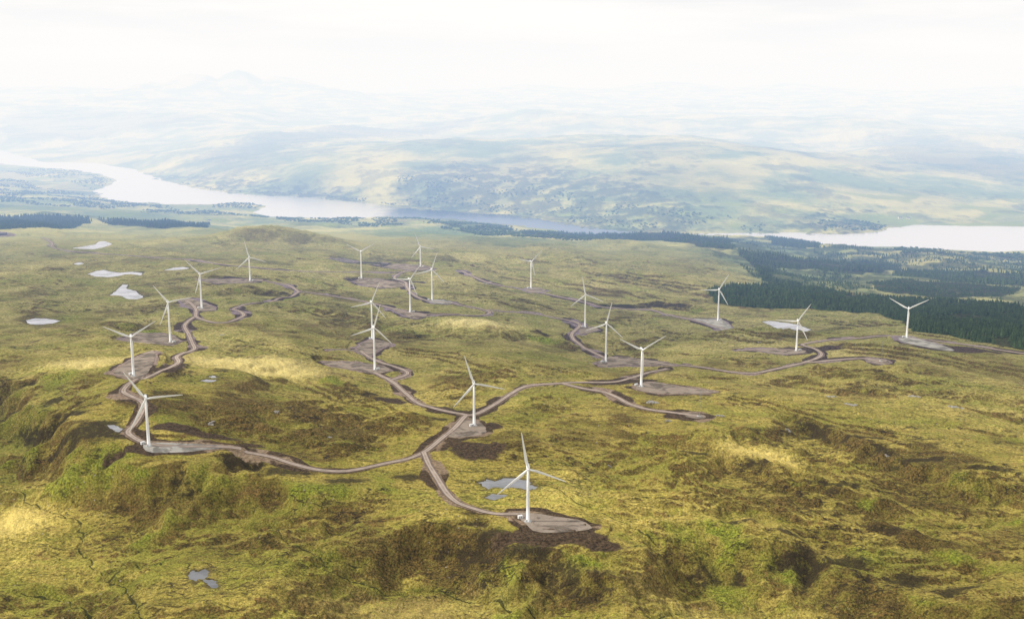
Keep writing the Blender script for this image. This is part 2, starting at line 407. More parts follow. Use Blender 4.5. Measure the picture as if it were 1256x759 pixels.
# ------------------------------------------------------------------ full relief
DETAIL_PTS = []
def full(x, y, info=None):
    x = np.asarray(x, float); y = np.asarray(y, float)
    faces = np.zeros(x.shape) if info is not None else None
    lobes = np.zeros(x.shape) if info is not None else None
    z = macro(x, y, faces, lobes)
    rr = np.hypot(x, y)
    det = np.zeros(x.shape)
    m = rr < 7500
    if m.any():
        xs, ys = x[m], y[m]; r = rr[m]
        s, t = strike(xs, ys, 1.9)
        wx = xs + 22 * perlin(xs / 90, ys / 90, 71); wy = ys + 22 * perlin(xs / 90, ys / 90, 72)
        s2, t2 = strike(wx, wy, 2.3)
        s3, t3 = strike(wx, wy, 1.5)
        rough = 0.35 + 0.95 * sstep(-0.35, 0.45, fbm(xs, ys, 380, 2, 33))
        rough = rough * np.interp(r, [600, 1500, 2200, 3000, 4000], [1.15, 1.0, 0.8, 0.5, 0.6])
        n1 = perlin(s3 / 105, t3 / 105, 22); n2 = perlin(wx / 41, wy / 41, 23); n3 = perlin(wx / 17 + 3.3, wy / 17, 24)
        a = 5.5 * fbm(s, t, 190, 2, 21)
        soft = lambda v: np.sqrt(v * v + 0.006)
        b = rough * (15 * soft(n1) + 6.2 * soft(n2) + 2.4 * soft(n3))
        c = rough * 1.5 * fbm(wx, wy, 26, 4, 25, gain=.6)
        q = fbm(s2, t2, 130, 2, 27)
        s5, t5 = strike(wx, wy, 4.6)
        q3 = 2.6 * fbm(s5, t5, 135, 2, 27); fr = q3 - np.floor(q3)
        right = np.interp(np.arctan2(xs, ys), [-.25, .1], [.45, 1.0])
        e = 5.2 * right * (np.floor(q3) + sstep(0.0, 0.30, fr)) * (0.35 + 0.65 * sstep(-0.2, 0.4, fbm(xs, ys, 420, 2, 29)))
        f = (0.5 * fbm(xs, ys, 8, 2, 28) + 0.35 * perlin(xs / 3.7, ys / 3.7, 30)) * (1 - sstep(1300, 2400, r))
        fade = 1 - sstep(5200, 7500, r)
        det[m] = (a + b + c + e + f - 7.0 * rough) * fade
        if info is not None:
            info['conc'] = np.zeros(x.shape); info['conc'][m] = (a + b + 1.5 * c - 7.0 * rough) / 7.5
            info['crease'] = np.zeros(x.shape); info['crease'][m] = np.clip(np.exp(-(n1 / .05) ** 2) + .7 * np.exp(-(n2 / .06) ** 2), 0, 1) * np.clip(rough, 0, 1)
    m = rr >= 5200
    if m.any():
        xs, ys = x[m], y[m]
        k = np.interp(rr[m], [5200, 7500, 12000, 25000], [0, 1, 1.3, 2])
        det[m] += k * (9 * ridged(xs, ys, 420, 4, 51))
    if (y > 4200).any():
        m = (y > 4200) & (y < 17500)
        d = np.full(x.shape, 1e6); d[m] = loch_sd(x[m], y[m])
        det *= sstep(20, 300, d)
    # smooth ground beside works
    keep = np.ones(x.shape); num = np.zeros(x.shape); den = np.zeros(x.shape)
    road = np.full(x.shape, 1e3); pad = np.full(x.shape, 1e3); tarn = np.full(x.shape, 1e3)
    for P in ROADS.values():
        x0, y0 = P[:, :2].min(0) - 90; x1, y1 = P[:, :2].max(0) + 90
        idx = np.nonzero((x > x0) & (x < x1) & (y > y0) & (y < y1))[0]
        if not len(idx): continue
        bd = np.full(len(idx), 1e9); bz = np.zeros(len(idx))
        for c0 in range(0, len(P) - 1, 12):
            seg = P[c0:c0 + 13]
            sx0, sy0 = seg[:, :2].min(0) - 90; sx1, sy1 = seg[:, :2].max(0) + 90
            sub = np.nonzero((x[idx] > sx0) & (x[idx] < sx1) & (y[idx] > sy0) & (y[idx] < sy1))[0]
            if not len(sub): continue
            xs, ys = x[idx[sub]], y[idx[sub]]
            for i in range(len(seg) - 1):
                ax, ay, az = seg[i]; bx, by, bz_ = seg[i + 1]
                dx, dy = bx - ax, by - ay; l2 = dx * dx + dy * dy + 1e-9
                tt = np.clip(((xs - ax) * dx + (ys - ay) * dy) / l2, 0, 1)
                d = np.hypot(xs - ax - tt * dx, ys - ay - tt * dy)
                mm = d < bd[sub]
                bz[sub] = np.where(mm, az + (bz_ - az) * tt, bz[sub]); bd[sub] = np.where(mm, d, bd[sub])
        road[idx] = np.minimum(road[idx], bd)
        w = 1 - sstep(6.5, 22, bd)
        num[idx] += 60 * w * bz; den[idx] += 60 * w
        keep[idx] *= 0.06 + 0.94 * sstep(10, 85, bd)
    for P in PADS.values():
        pl = P['poly']
        x0, y0 = pl.min(0) - 75; x1, y1 = pl.max(0) + 75
        idx = np.nonzero((x > x0) & (x < x1) & (y > y0) & (y < y1))[0]
        if not len(idx): continue
        d, _, _ = segdist(x[idx], y[idx], np.vstack([pl, pl[:1]])); d = np.where(inpoly(x[idx], y[idx], pl), -d, d)
        pad[idx] = np.minimum(pad[idx], d)
        pz = P['co'][0] * (x[idx] - P['cx']) + P['co'][1] * (y[idx] - P['cy']) + P['co'][2]
        w = 1 - sstep(4, 24, d)
        num[idx] += 240 * w * pz; den[idx] += 240 * w
        keep[idx] *= 0.12 + 0.88 * sstep(5, 60, d)
    for P in TARNS.values():
        pl = P['poly']; x0, y0 = pl.min(0) - 130; x1, y1 = pl.max(0) + 130
        idx = np.nonzero((x > x0) & (x < x1) & (y > y0) & (y < y1))[0]
        if not len(idx): continue
        d, _, _ = segdist(x[idx], y[idx], np.vstack([pl, pl[:1]])); d = np.where(inpoly(x[idx], y[idx], pl), -d, d)
        keep[idx] *= 0.1 + 0.9 * sstep(10, 110, d)
    if info is not None:
        mf = faces > 0.02
        if mf.any(): det[mf] += faces[mf] * (3.6 * ridged(x[mf], y[mf], 60, 3, 35) - 2)
    z = z + det * keep
    z = (z + num) / (1 + den)
    inside_ = []
    for P in TARNS.values():
        pl = P['poly']
        x0, y0 = pl.min(0) - 90; x1, y1 = pl.max(0) + 90
        idx = np.nonzero((x > x0) & (x < x1) & (y > y0) & (y < y1))[0]
        if not len(idx): continue
        xs, ys = x[idx], y[idx]
        d, _, _ = segdist(xs, ys, np.vstack([pl, pl[:1]])); d = np.where(inpoly(xs, ys, pl), -d, d)
        d = d + P.get('rag', 2.4) * fbm(xs, ys, 22, 4, 77, gain=.65)
        tarn[idx] = np.minimum(tarn[idx], d)
        lv = P['z']
        zz = z[idx]
        k = sstep(2, 70, d)
        shore = lv + np.maximum(zz - lv, 0.0) * k + np.minimum(zz - lv, 0) * sstep(30, 85, d) + np.clip(d, 0, 4) * 0.15
        z[idx] = np.where(d < 0, z[idx], shore); inside_.append((idx, d, lv))
    for idx, d, lv in inside_:
        z[idx] = np.where(d < 0, lv - np.minimum(1.2, 0.15 - d * 0.3), z[idx])
    if info is not None:
        st = np.full(x.shape, 1e3)
        for P in STREAMS:
            x0, y0 = P.min(0) - 45; x1, y1 = P.max(0) + 45
            idx = np.nonzero((x > x0) & (x < x1) & (y > y0) & (y < y1))[0]
            if not len(idx): continue
            xs, ys = x[idx], y[idx]
            xw = xs + 9 * fbm(xs, ys, 45, 3, 81); yw = ys + 9 * fbm(xs, ys, 45, 3, 84)
            d, _, _ = segdist(xw, yw, P)
            st[idx] = np.minimum(st[idx], d)
        z -= 1.5 * (1 - sstep(0.5, 6, st)) * sstep(10, 30, road) * sstep(8, 25, pad)
        info.update(faces=faces, lobes=lobes, road=road, pad=pad, tarn=tarn, stream=st, rr=rr)
    return z

# ------------------------------------------------------------------ helpers
def new_mesh(name, verts, faces, mat=None, parent=None, smooth=False, loc=None):
    me = bpy.data.meshes.new(name)
    me.from_pydata([tuple(map(float, v)) for v in verts], [], [tuple(map(int, f)) for f in faces])
    me.update()
    if smooth: me.polygons.foreach_set('use_smooth', [True] * len(me.polygons))
    o = bpy.data.objects.new(name, me); COL.objects.link(o)
    if mat: me.materials.append(mat)
    if parent: o.parent = parent
    if loc is not None: o.location = loc
    return o

def mesh_np(name, V, Q, mat, smooth=True):
    """fast mesh from arrays; Q is (n,k)"""
    me = bpy.data.meshes.new(name)
    nf, k = Q.shape
    me.vertices.add(len(V)); me.vertices.foreach_set('co', V.astype(np.float32).ravel())
    me.loops.add(nf * k); me.loops.foreach_set('vertex_index', Q.astype(np.int32).ravel())
    me.polygons.add(nf)
    me.polygons.foreach_set('loop_start', np.arange(0, nf * k, k, dtype=np.int32))
    me.update(calc_edges=True)
    me.polygons.foreach_set('use_smooth', np.full(nf, smooth, bool))
    me.materials.append(mat)
    o = bpy.data.objects.new(name, me); COL.objects.link(o)
    return o

def set_attr(o, name, arr):
    at_ = o.data.attributes.new(name, 'FLOAT_COLOR', 'POINT')
    a = np.ones((len(arr), 4), np.float32); a[:, :arr.shape[1]] = arr
    at_.data.foreach_set('color', a.ravel())

class NB:
    """small node-tree builder"""
    def __init__(self, name):
        self.m = bpy.data.materials.new(name); self.m.use_nodes = True
        self.t = self.m.node_tree; self.t.nodes.clear()
        self.out = self.t.nodes.new('ShaderNodeOutputMaterial')
    def n(self, typ, **kw):
        nd = self.t.nodes.new(typ)
        for k, v in kw.items():
            if k.startswith('i_'): nd.inputs[k[2:]].default_value = v
            else: setattr(nd, k, v)
        return nd
    def l(self, a, b): self.t.links.new(a, b)
    def _set(self, sock, v):
        if hasattr(v, 'is_output'): self.l(v, sock)
        else: sock.default_value = v
    def math(self, op, a, b=0.0, c=None, clamp=False):
        nd = self.n('ShaderNodeMath', operation=op, use_clamp=clamp)
        self._set(nd.inputs[0], a); self._set(nd.inputs[1], b)
        if c is not None: self._set(nd.inputs[2], c)
        return nd.outputs[0]
    def mix(self, f, a, b, blend='MIX'):
        nd = self.n('ShaderNodeMix', data_type='RGBA', blend_type=blend, clamp_factor=True)
        self._set(nd.inputs[0], f)
        self._set(nd.inputs[6], a if hasattr(a, 'is_output') else (*a, 1)); self._set(nd.inputs[7], b if hasattr(b, 'is_output') else (*b, 1))
        return nd.outputs[2]
    def ramp(self, v, a, b):
        nd = self.n('ShaderNodeMapRange', interpolation_type='SMOOTHSTEP')
        self._set(nd.inputs[0], v); nd.inputs[1].default_value = a; nd.inputs[2].default_value = b
        return nd.outputs[0]
    def noise(self, vec, scale, detail=3.0, rough=0.55, dist=0.0):
        nd = self.n('ShaderNodeTexNoise'); self.l(vec, nd.inputs['Vector'])
        nd.inputs['Scale'].default_value = scale; nd.inputs['Detail'].default_value = detail
        nd.inputs['Roughness'].default_value = rough; nd.inputs['Distortion'].default_value = dist
        return nd.outputs['Fac']
    def mapping(self, vec, rot=(0, 0, 0), scale=(1, 1, 1)):
        nd = self.n('ShaderNodeMapping'); self.l(vec, nd.inputs[0])
        nd.inputs['Rotation'].default_value = rot; nd.inputs['Scale'].default_value = scale
        return nd.outputs[0]

def simple_mat(name, col, rough=0.6, var=0.12, scale=0.5, metal=0.0, spec=0.4):
    b = NB(name); tc = b.n('ShaderNodeTexCoord').outputs['Object']
    nz = b.noise(tc, scale, 4)
    c = b.mix(nz, [x * (1 - var) for x in col], [min(1, x * (1 + var)) for x in col])
    p = b.n('ShaderNodeBsdfPrincipled', i_Roughness=rough, i_Metallic=metal); p.inputs['Specular IOR Level'].default_value = spec
    b.l(c, p.inputs['Base Color']); b.l(p.outputs[0], b.out.inputs['Surface'])
    return b.m

def tag(o, label=None, cat=None, group=None, kind=None):
    if label: o['label'] = label
    if cat: o['category'] = cat
    if group: o['group'] = group
    if kind: o['kind'] = kind
    return o

# ------------------------------------------------------------------ ground sheet
az = np.concatenate([np.linspace(-1.35, -0.64, 60)[:-1], np.linspace(-0.64, 0.64, 1280), np.linspace(0.64, 1.35, 60)[1:]])
rr_ = np.concatenate([np.exp(np.linspace(math.log(150), math.log(760), 60))[:-1],
                      np.exp(np.linspace(math.log(760), math.log(3600), 860))[:-1],
                      np.exp(np.linspace(math.log(3600), math.log(9000), 250))[:-1],
                      np.exp(np.linspace(math.log(9000), math.log(46000), 200))])
RR, AZ = np.meshgrid(rr_, az, indexing='ij')
GX = (RR * np.sin(AZ)).ravel(); GY = (RR * np.cos(AZ)).ravel()
info = {}
GZ = full(GX, GY, info)
nr, na = RR.shape
ii = (np.arange(nr - 1)[:, None] * na + np.arange(na - 1)).ravel()
Q = np.column_stack([ii, ii + 1, ii + na + 1, ii + na])[:, ::-1]

# slope and sideness for vegetation
Zg = GZ.reshape(nr, na)
dzr = np.gradient(Zg, axis=0) / np.gradient(RR, axis=0)
dza = np.gradient(Zg, axis=1) / (np.gradient(AZ, axis=1) * RR)
slope = np.hypot(dzr, dza).ravel()
facing = dzr.ravel()                                  # positive = slope faces the viewer
rr = info['rr']

n_big = fbm(GX, GY, 260, 4, 101); n_mid = fbm(*strike(GX, GY, 1.8), 60, 4, 111); n_far = fbm(GX, GY, 900, 5, 121)
conc = info['conc']
lob = info['lobes']; crease = info['crease']; faceu = info['faces']
heather = 0.75 * sstep(0.16, 0.5, slope * 0.7 + 0.9 * np.clip(facing, -0.3, 0.7) + 0.10 * n_mid)
heather = np.maximum(heather, faceu * np.clip(0.55 + 1.5 * lob + 0.5 * n_mid, 0, 1))
heather = np.clip(heather + 0.62 * sstep(-0.15, 0.7, n_big + 0.4 * n_mid), 0, 1)
flush = sstep(0.2, 0.8, -conc * 0.7 + 0.5 * fbm(GX, GY, 140, 3, 131)) * 0.4
flush = np.maximum(flush, crease * 0.35 * sstep(-.3, .4, n_big))
flush = np.maximum(flush, faceu * np.clip(-0.05 - 1.6 * lob, 0, 1) * 0.8)
flush = np.maximum(flush, (1 - sstep(3, 16, info['stream'] + 8 * n_mid)) * 0.4)
def px_blob(px, py, zrel, rx, ry):
    w = flat_px([(px, py)], zrel)[0]
    return np.exp(-(((GX - w[0]) / rx) ** 2 + ((GY - w[1]) / ry) ** 2))
for b_ in [(130,610,-510,60,45,.9),(170,570,-505,70,40,.9),(400,640,-515,120,30,.8),(460,632,-515,60,30,.8),(890,690,-525,70,45,1.),(930,720,-530,70,40,1.),(1060,700,-530,30,30,1.),(720,715,-515,35,30,.9),(60,485,-490,60,60,.8),(1250,640,-500,30,20,.8),(270,630,-515,80,40,.6)]:
    flush = np.maximum(flush, px_blob(*b_[:5]) * b_[5] * np.clip(0.58 + 1.1 * n_mid - 0.8 * lob, 0, 1))
heather = np.clip(heather + 0.3 * crease, 0, .9) * (1 - 0.75 * flush)
for q in [(300,500,-465,150,70,.5),(420,530,-470,90,50,.5),(60,380,-490,120,90,.4),(200,395,-480,80,50,.4),(1000,600,-500,200,60,.35),(1150,560,-505,150,60,.4),(420,470,-480,80,50,.35),(560,690,-495,120,60,.35),(760,520,-490,120,60,.25),(150,520,-470,80,50,.4),(250,680,-510,120,50,.35),(1100,660,-505,150,50,.4)]:
    heather = np.clip(heather + px_blob(*q[:5]) * q[5] * (0.7 + .8 * n_mid), 0, .95)
straw = 0.62 * np.clip(sstep(-0.15, 0.8, fbm(GX, GY, 330, 3, 141) + 0.45 * conc), 0, 1) * (1 - 0.8 * heather)
for b_ in [(310,443,-472,130,80,1.),(110,452,-470,90,60,.9),(930,552,-494,60,50,1.),(10,630,-505,70,50,.9),(580,405,-535,110,90,.8),(700,610,-485,90,50,.5)]:  # sunlit patches put into the colour as extra straw
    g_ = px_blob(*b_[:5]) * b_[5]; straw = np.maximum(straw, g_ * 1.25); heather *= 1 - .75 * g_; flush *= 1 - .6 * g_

# soil and spoil beside the works
n_soil = fbm(GX, GY, 55, 3, 151)
rd, pdd = info['road'], info['pad']
reach = 11 + 6 * n_soil + 15 * sstep(-0.05, 0.5, fbm(GX, GY, 120, 2, 155))
soil = 1 - sstep(reach * 0.6, reach, rd)
soil = np.maximum(soil, 1 - sstep(5 + 9 * np.clip(n_soil + 0.4, 0, 1), 10 + 14 * np.clip(n_soil + 0.4, 0, 1), pdd))
peat = np.clip(sstep(-0.4, 0.1, fbm(GX, GY, 70, 3, 157)) * sstep(4, 9, np.minimum(rd, pdd)), 0, 1)
for b_ in [(588,552,-482,40,42),(655,658,-480,40,26),(700,655,-480,60,24),(735,662,-480,30,22),(690,632,-478,40,14),(600,520,-480,20,24),(470,345,-550,110,70),(475,495,-490,30,45),(540,500,-484,30,25),(240,535,-458,70,20),(290,540,-458,40,12),(180,560,-460,60,16),(700,398,-570,25,40),(760,468,-500,60,28),(1160,425,-520,110,28),(1200,430,-520,60,25),(440,322,-565,120,60),(490,326,-568,110,60),(515,388,-535,30,30),(185,448,-442,30,30),(300,340,-508,80,20),(350,360,-508,30,15),(835,513,-492,40,14),(1000,425,-535,60,30),(1030,440,-530,60,14),(790,467,-500,40,16)]:
    g = px_blob(*b_)
    soil = np.maximum(soil, sstep(0.22, 0.8, g + 0.3 * n_soil)); peat = np.maximum(peat, sstep(0.06, 0.3, g) * (0.35 if b_[2] < -545 else 0.85))
soil *= sstep(-3, 2, info['tarn'])
# woodland floor, far patches
wood = np.zeros(GX.shape)
for k, P in FOREST.items():
    x0, y0 = P.min(0) - 60; x1, y1 = P.max(0) + 60
    idx = np.nonzero((GX > x0) & (GX < x1) & (GY > y0) & (GY < y1))[0]
    d, _, _ = segdist(GX[idx], GY[idx], np.vstack([P, P[:1]])); d = np.where(inpoly(GX[idx], GY[idx], P), -d, d)
    wood[idx] = np.maximum(wood[idx], 1 - sstep(-12, 6, d))
farw = 0.5 * sstep(0.2, 0.75, fbm(GX, GY, 420, 5, 161, gain=0.65)) * sstep(4300, 5600, rr) * (1 - 0.6 * sstep(7000, 12000, rr))
for pl, zr, s_ in [([(235,184),(270,178),(330,172),(400,166),(480,160),(590,150),(595,158),(520,168),(420,176),(330,186),(270,188)], -590, .6),
                   ([(1070,172),(1150,176),(1256,184),(1400,195),(1400,215),(1256,210),(1150,200),(1070,190)], -600, .55),
                   ([(0,150),(100,146),(200,152),(260,160),(150,164),(0,165)], -620, .5),
                   ([(480,232),(560,226),(680,232),(800,248),(870,262),(870,284),(789,282),(718,275),(640,262),(560,257),(480,250)], -745, .75),
                   ([(178,212),(260,222),(340,232),(440,240),(440,246),(316,238),(255,232),(200,220)], -770, .9),
                   ([(1035,264),(1075,266),(1092,278),(1075,283),(1010,285),(940,284),(960,276)], -770, .9)]:
    P = flat_px(pl, zr)
    x0, y0 = P.min(0) - 400; x1, y1 = P.max(0) + 400
    idx = np.nonzero((GX > x0) & (GX < x1) & (GY > y0) & (GY < y1))[0]
    d, _, _ = segdist(GX[idx], GY[idx], np.vstack([P, P[:1]])); d = np.where(inpoly(GX[idx], GY[idx], P), -d, d)
    br = sstep(-0.5, 0.1, fbm(GX[idx], GY[idx], 130, 4, 165, gain=0.65)) if s_ > .7 else 1
    farw[idx] = np.maximum(farw[idx], (1 - sstep(-150, 120, d + 160 * n_mid[idx])) * s_ * br)
field = sstep(0.25, 0.5, fbm(GX, GY, 330, 2, 171)) * sstep(4400, 5200, rr) * (1 - sstep(60, 170, GZ - LAKE)) * (1 - farw)
for q in [(1085,271,-770,260,160),(1190,276,-772,420,120),(60,205,-765,260,260),(270,274,-735,90,60),(160,262,-740,200,110)]:
    g_ = px_blob(*q); field = np.maximum(field, sstep(.3, .6, g_ + .25 * n_big)); farw = farw * (1 - .8 * sstep(.3, .6, g_))
GZ = GZ + np.where(rr > 5200, farw * (7 + 9 * perlin(GX / 45, GY / 45, 181)), 0) * (1 - wood)

# ground material
b = NB('moorland')
geo = b.n('ShaderNodeNewGeometry').outputs['Position']
def attr(name):
    a = b.n('ShaderNodeAttribute', attribute_name=name); s = b.n('ShaderNodeSeparateColor'); b.l(a.outputs['Color'], s.inputs[0]); return s.outputs
v1, v2, v3 = attr('veg_sun'), attr('works'), attr('wide')
aniso = b.mapping(geo, rot=(0, 0, math.radians(45)), scale=(0.45, 1.0, 1.0))
nA = b.noise(geo, 0.018, 5, 0.62, 0.6); nB = b.noise(aniso, 0.05, 5, 0.65, 0.8); nC = b.noise(geo, 0.22, 4, 0.65); nD = b.noise(geo, 0.9, 3, 0.6); nE = b.noise(aniso, 0.012, 4, 0.6, 1.0)
def ctr(nz, k): return b.math('MULTIPLY', b.math('SUBTRACT', nz, 0.5), k)
def add(*v):
    r_ = v[0]
    for q in v[1:]: r_ = b.math('ADD', r_, q)
    return r_
nF = b.noise(geo, 0.085, 4, 0.6, 0.4); nG = b.noise(geo, 0.42, 3, 0.65)
grass = b.mix(b.ramp(add(nA, ctr(nC, .5)), 0.36, 0.64), (0.132, 0.120, 0.026), (0.212, 0.182, 0.048))
grass = b.mix(b.ramp(add(nE, ctr(nF, .45)), 0.47, 0.66), grass, (0.132, 0.134, 0.026))
straw_sun_f = b.ramp(add(v1[2], ctr(nB, .9), ctr(nC, 1.2)), 0.25, 1.05)
grass = b.mix(straw_sun_f, grass, (0.285, 0.243, 0.070))
hcol = b.mix(b.ramp(add(nG, ctr(nC, .6)), .3, .7), (0.010, 0.0075, 0.003), (0.066, 0.046, 0.015))
hf = b.ramp(add(v1[0], ctr(nB, 1.7), ctr(nF, 1.3), ctr(nC, 1.9), ctr(nD, 1.0)), 0.30, 0.98)
c = b.mix(b.math('MULTIPLY', hf, .92), grass, hcol)
# brown sedge in loose patches
c = b.mix(b.math('MULTIPLY', b.ramp(add(nB, ctr(nC, .5), ctr(nA, .5)), 0.52, 0.76), 0.55), c, (0.088, 0.058, 0.020))
ff = b.ramp(add(v1[1], ctr(nF, .8), ctr(nC, 1.0)), 0.18, 0.85)
c = b.mix(b.math('MULTIPLY', ff, .85), c, b.mix(b.ramp(nG, .3, .7), (0.038, 0.062, 0.006), (0.120, 0.142, 0.017)))
# tussock mottling
tm = b.math('MAXIMUM', add(1.0, ctr(nC, 2.3), ctr(nG, 2.0), ctr(nD, 1.1), ctr(nF, 1.2), ctr(nB, .8)), 0.24)
mot = b.n('ShaderNodeCombineColor'); [b.l(tm, mot.inputs[i]) for i in range(3)]
c = b.mix(1.0, c, mot.outputs[0], 'MULTIPLY')
# peat hags: thin dark broken lines
hagn = b.noise(b.mapping(geo, rot=(0, 0, math.radians(38)), scale=(0.35, 1, 1)), 0.032, 4, 0.6, 1.6)
hag = b.math('SUBTRACT', 1.0, b.ramp(b.math('ABSOLUTE', add(hagn, -0.5, ctr(nG, .03))), 0.006, 0.024))
hagm = b.ramp(add(b.noise(geo, 0.007, 3, 0.5), ctr(nF, .4)), 0.50, 0.62)
c = b.mix(b.math('MULTIPLY', b.math('MULTIPLY', hag, hagm), 0.9), c, (0.014, 0.011, 0.008))
hag2n = b.noise(b.mapping(geo, rot=(0, 0, math.radians(30)), scale=(0.3, 1, 1)), 0.016, 5, 0.65, 1.2)
hag2 = b.math('SUBTRACT', 1.0, b.ramp(b.math('ABSOLUTE', add(hag2n, -0.47, ctr(nC, .04))), 0.004, 0.017))
c = b.mix(b.math('MULTIPLY', b.math('MULTIPLY', hag2, b.ramp(add(b.noise(geo, 0.011, 3, 0.5), ctr(nF, .5)), 0.46, 0.58)), 0.8), c, (0.020, 0.016, 0.007))
# stones
vor = b.n('ShaderNodeTexVoronoi', feature='F1'); b.l(geo, vor.inputs['Vector']); vor.inputs['Scale'].default_value = 0.09; vor.inputs['Randomness'].default_value = 1
st = b.math('MULTIPLY', b.math('SUBTRACT', 1.0, b.ramp(b.math('ADD', vor.outputs['Distance'], b.math('MULTIPLY', nD, 0.14)), 0.14, 0.19)), b.ramp(b.noise(aniso, 0.0065, 4, 0.6), 0.51, 0.62))
c = b.mix(st, c, b.mix(nD, (0.10, 0.09, 0.075), (0.24, 0.22, 0.19)))
# spoil and gravel
sf = b.ramp(add(v2[0], ctr(nF, .9), ctr(nC, 1.1), ctr(nG, .5)), 0.30, 0.62)
gravel = b.mix(b.ramp(nC, .3, .7), (0.085, 0.064, 0.045), (0.19, 0.150, 0.115))
strm, cragv, pale = attr('stream')[:3]
c = b.mix(b.math('MULTIPLY', b.ramp(add(pale, ctr(nF, .5), ctr(nC, .7)), .25, .95), .8), c, b.mix(nG, (0.20, .172, .058), (.37, .32, .115)))  # sunlit patches painted as a paler grass colour
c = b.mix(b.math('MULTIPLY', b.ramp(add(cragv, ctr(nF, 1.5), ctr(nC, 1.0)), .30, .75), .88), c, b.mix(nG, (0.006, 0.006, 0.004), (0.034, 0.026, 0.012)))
c = b.mix(b.math('MULTIPLY', b.ramp(add(strm, ctr(nC, 1.0), ctr(nF, 1.6)), .45, .85), .85), c, (0.016, 0.017, 0.006))
peatc = b.mix(b.ramp(add(nC, ctr(nG, .6)), .3, .7), (0.014, 0.010, 0.006), (0.060, 0.043, 0.027))
c = b.mix(sf, c, b.mix(b.ramp(add(v2[1], ctr(nF, 1.1), ctr(nC, .9)), 0.3, .6), gravel, peatc))
# tarn margins
c = b.mix(b.math('MULTIPLY', v2[2], 0.8), c, (0.035, 0.030, 0.018))
# distance: greener hills, woodland, pasture
far = v3[1]
hill = b.mix(b.ramp(b.noise(geo, 0.0016, 6, 0.62), 0.38, 0.62), (0.19, 0.255, 0.12), (0.52, 0.49, 0.20))
hill = b.mix(b.math('MULTIPLY', v3[2], 0.75), hill, (0.24, 0.30, 0.07))
wcol = b.mix(b.noise(geo, 0.02, 4, 0.65), (0.018, 0.034, 0.020), (0.065, 0.10, 0.045))
hill = b.mix(b.math('MULTIPLY', v3[0], 0.9), hill, wcol)
lift = b.n('ShaderNodeMix', data_type='RGBA', blend_type='MULTIPLY'); lift.inputs[0].default_value = 1; b.l(c, lift.inputs[6]); lift.inputs[7].default_value = (2.32, 2.12, 1.80, 1); c = lift.outputs[2]
c = b.mix(attr('woodfloor_haze')[1], c, b.mix(1.0, c, (0.86, 0.97, 1.75), 'MULTIPLY'))  # greener grass with distance, plus haze tint put into the colour
c = b.mix(far, c, hill)
c = b.mix(v1[3] if len(v1) > 3 else 0.0, c, (0.02, 0.03, 0.015)) if False else c
fl = attr('woodfloor_haze')
c = b.mix(b.math('MULTIPLY', b.ramp(add(fl[0], ctr(nF, .8)), .2, .8), 0.85), c, (0.022, 0.034, 0.016))
p = b.n('ShaderNodeBsdfPrincipled', i_Roughness=0.95); p.inputs['Specular IOR Level'].default_value = 0.12
b.l(c, p.inputs['Base Color'])
bmp = b.n('ShaderNodeBump'); bmp.inputs['Strength'].default_value = 1.0; bmp.inputs['Distance'].default_value = 3.4
b.l(add(nC, b.math('MULTIPLY', nB, 2.0), b.math('MULTIPLY', nF, 1.6), b.math('MULTIPLY', nG, .6), b.math('MULTIPLY', nD, .3)), bmp.inputs['Height'])
b.l(bmp.outputs[0], p.inputs['Normal']); b.l(p.outputs[0], b.out.inputs['Surface'])
M_GROUND = b.m

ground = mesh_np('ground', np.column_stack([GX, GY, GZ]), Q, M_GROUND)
tag(ground, kind='structure')
set_attr(ground, 'veg_sun', np.column_stack([heather, flush, straw]))
margin = (1 - sstep(1, 7, np.abs(info['tarn']))) * 0.8
set_attr(ground, 'works', np.column_stack([soil, peat, margin]))
farf = sstep(3300, 5000, rr + 250 * n_big)
P = at([(770,284),(850,301),(895,325),(925,345),(1020,353),(1110,362),(1256,376),(1400,385),(1400,330),(1256,310),(1064,305),(940,293),(850,289)])[:, :2]
d, _, _ = segdist(GX, GY, np.vstack([P, P[:1]])); d = np.where(inpoly(GX, GY, P), -d, d)
vm = sstep(90, -60, d + 60 * n_mid); farf = np.maximum(farf, .85 * vm); farw = np.maximum(farw, vm * .9 * sstep(-.55, .15, fbm(GX, GY, 120, 4, 167, gain=.65)))
set_attr(ground, 'wide', np.column_stack([np.clip(farw, 0, 1), farf, field]))
stv = 1 - sstep(0.2, 2.3, info['stream']); 
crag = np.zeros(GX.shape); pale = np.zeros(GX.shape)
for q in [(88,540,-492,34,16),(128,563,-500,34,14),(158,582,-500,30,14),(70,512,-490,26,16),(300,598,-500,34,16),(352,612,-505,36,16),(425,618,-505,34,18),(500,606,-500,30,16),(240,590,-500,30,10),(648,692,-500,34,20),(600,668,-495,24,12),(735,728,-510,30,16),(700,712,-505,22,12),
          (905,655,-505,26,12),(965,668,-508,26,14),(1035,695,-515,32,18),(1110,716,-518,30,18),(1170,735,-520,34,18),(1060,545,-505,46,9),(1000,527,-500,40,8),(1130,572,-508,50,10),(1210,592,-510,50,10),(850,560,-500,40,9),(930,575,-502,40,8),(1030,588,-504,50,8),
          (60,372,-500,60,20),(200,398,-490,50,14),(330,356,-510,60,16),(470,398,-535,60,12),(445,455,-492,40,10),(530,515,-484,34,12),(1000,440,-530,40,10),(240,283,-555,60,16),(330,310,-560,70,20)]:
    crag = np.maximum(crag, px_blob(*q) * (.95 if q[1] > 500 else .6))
crag = np.maximum(crag, info['faces'] * np.clip(1.1 * lob + .15, 0, .75))
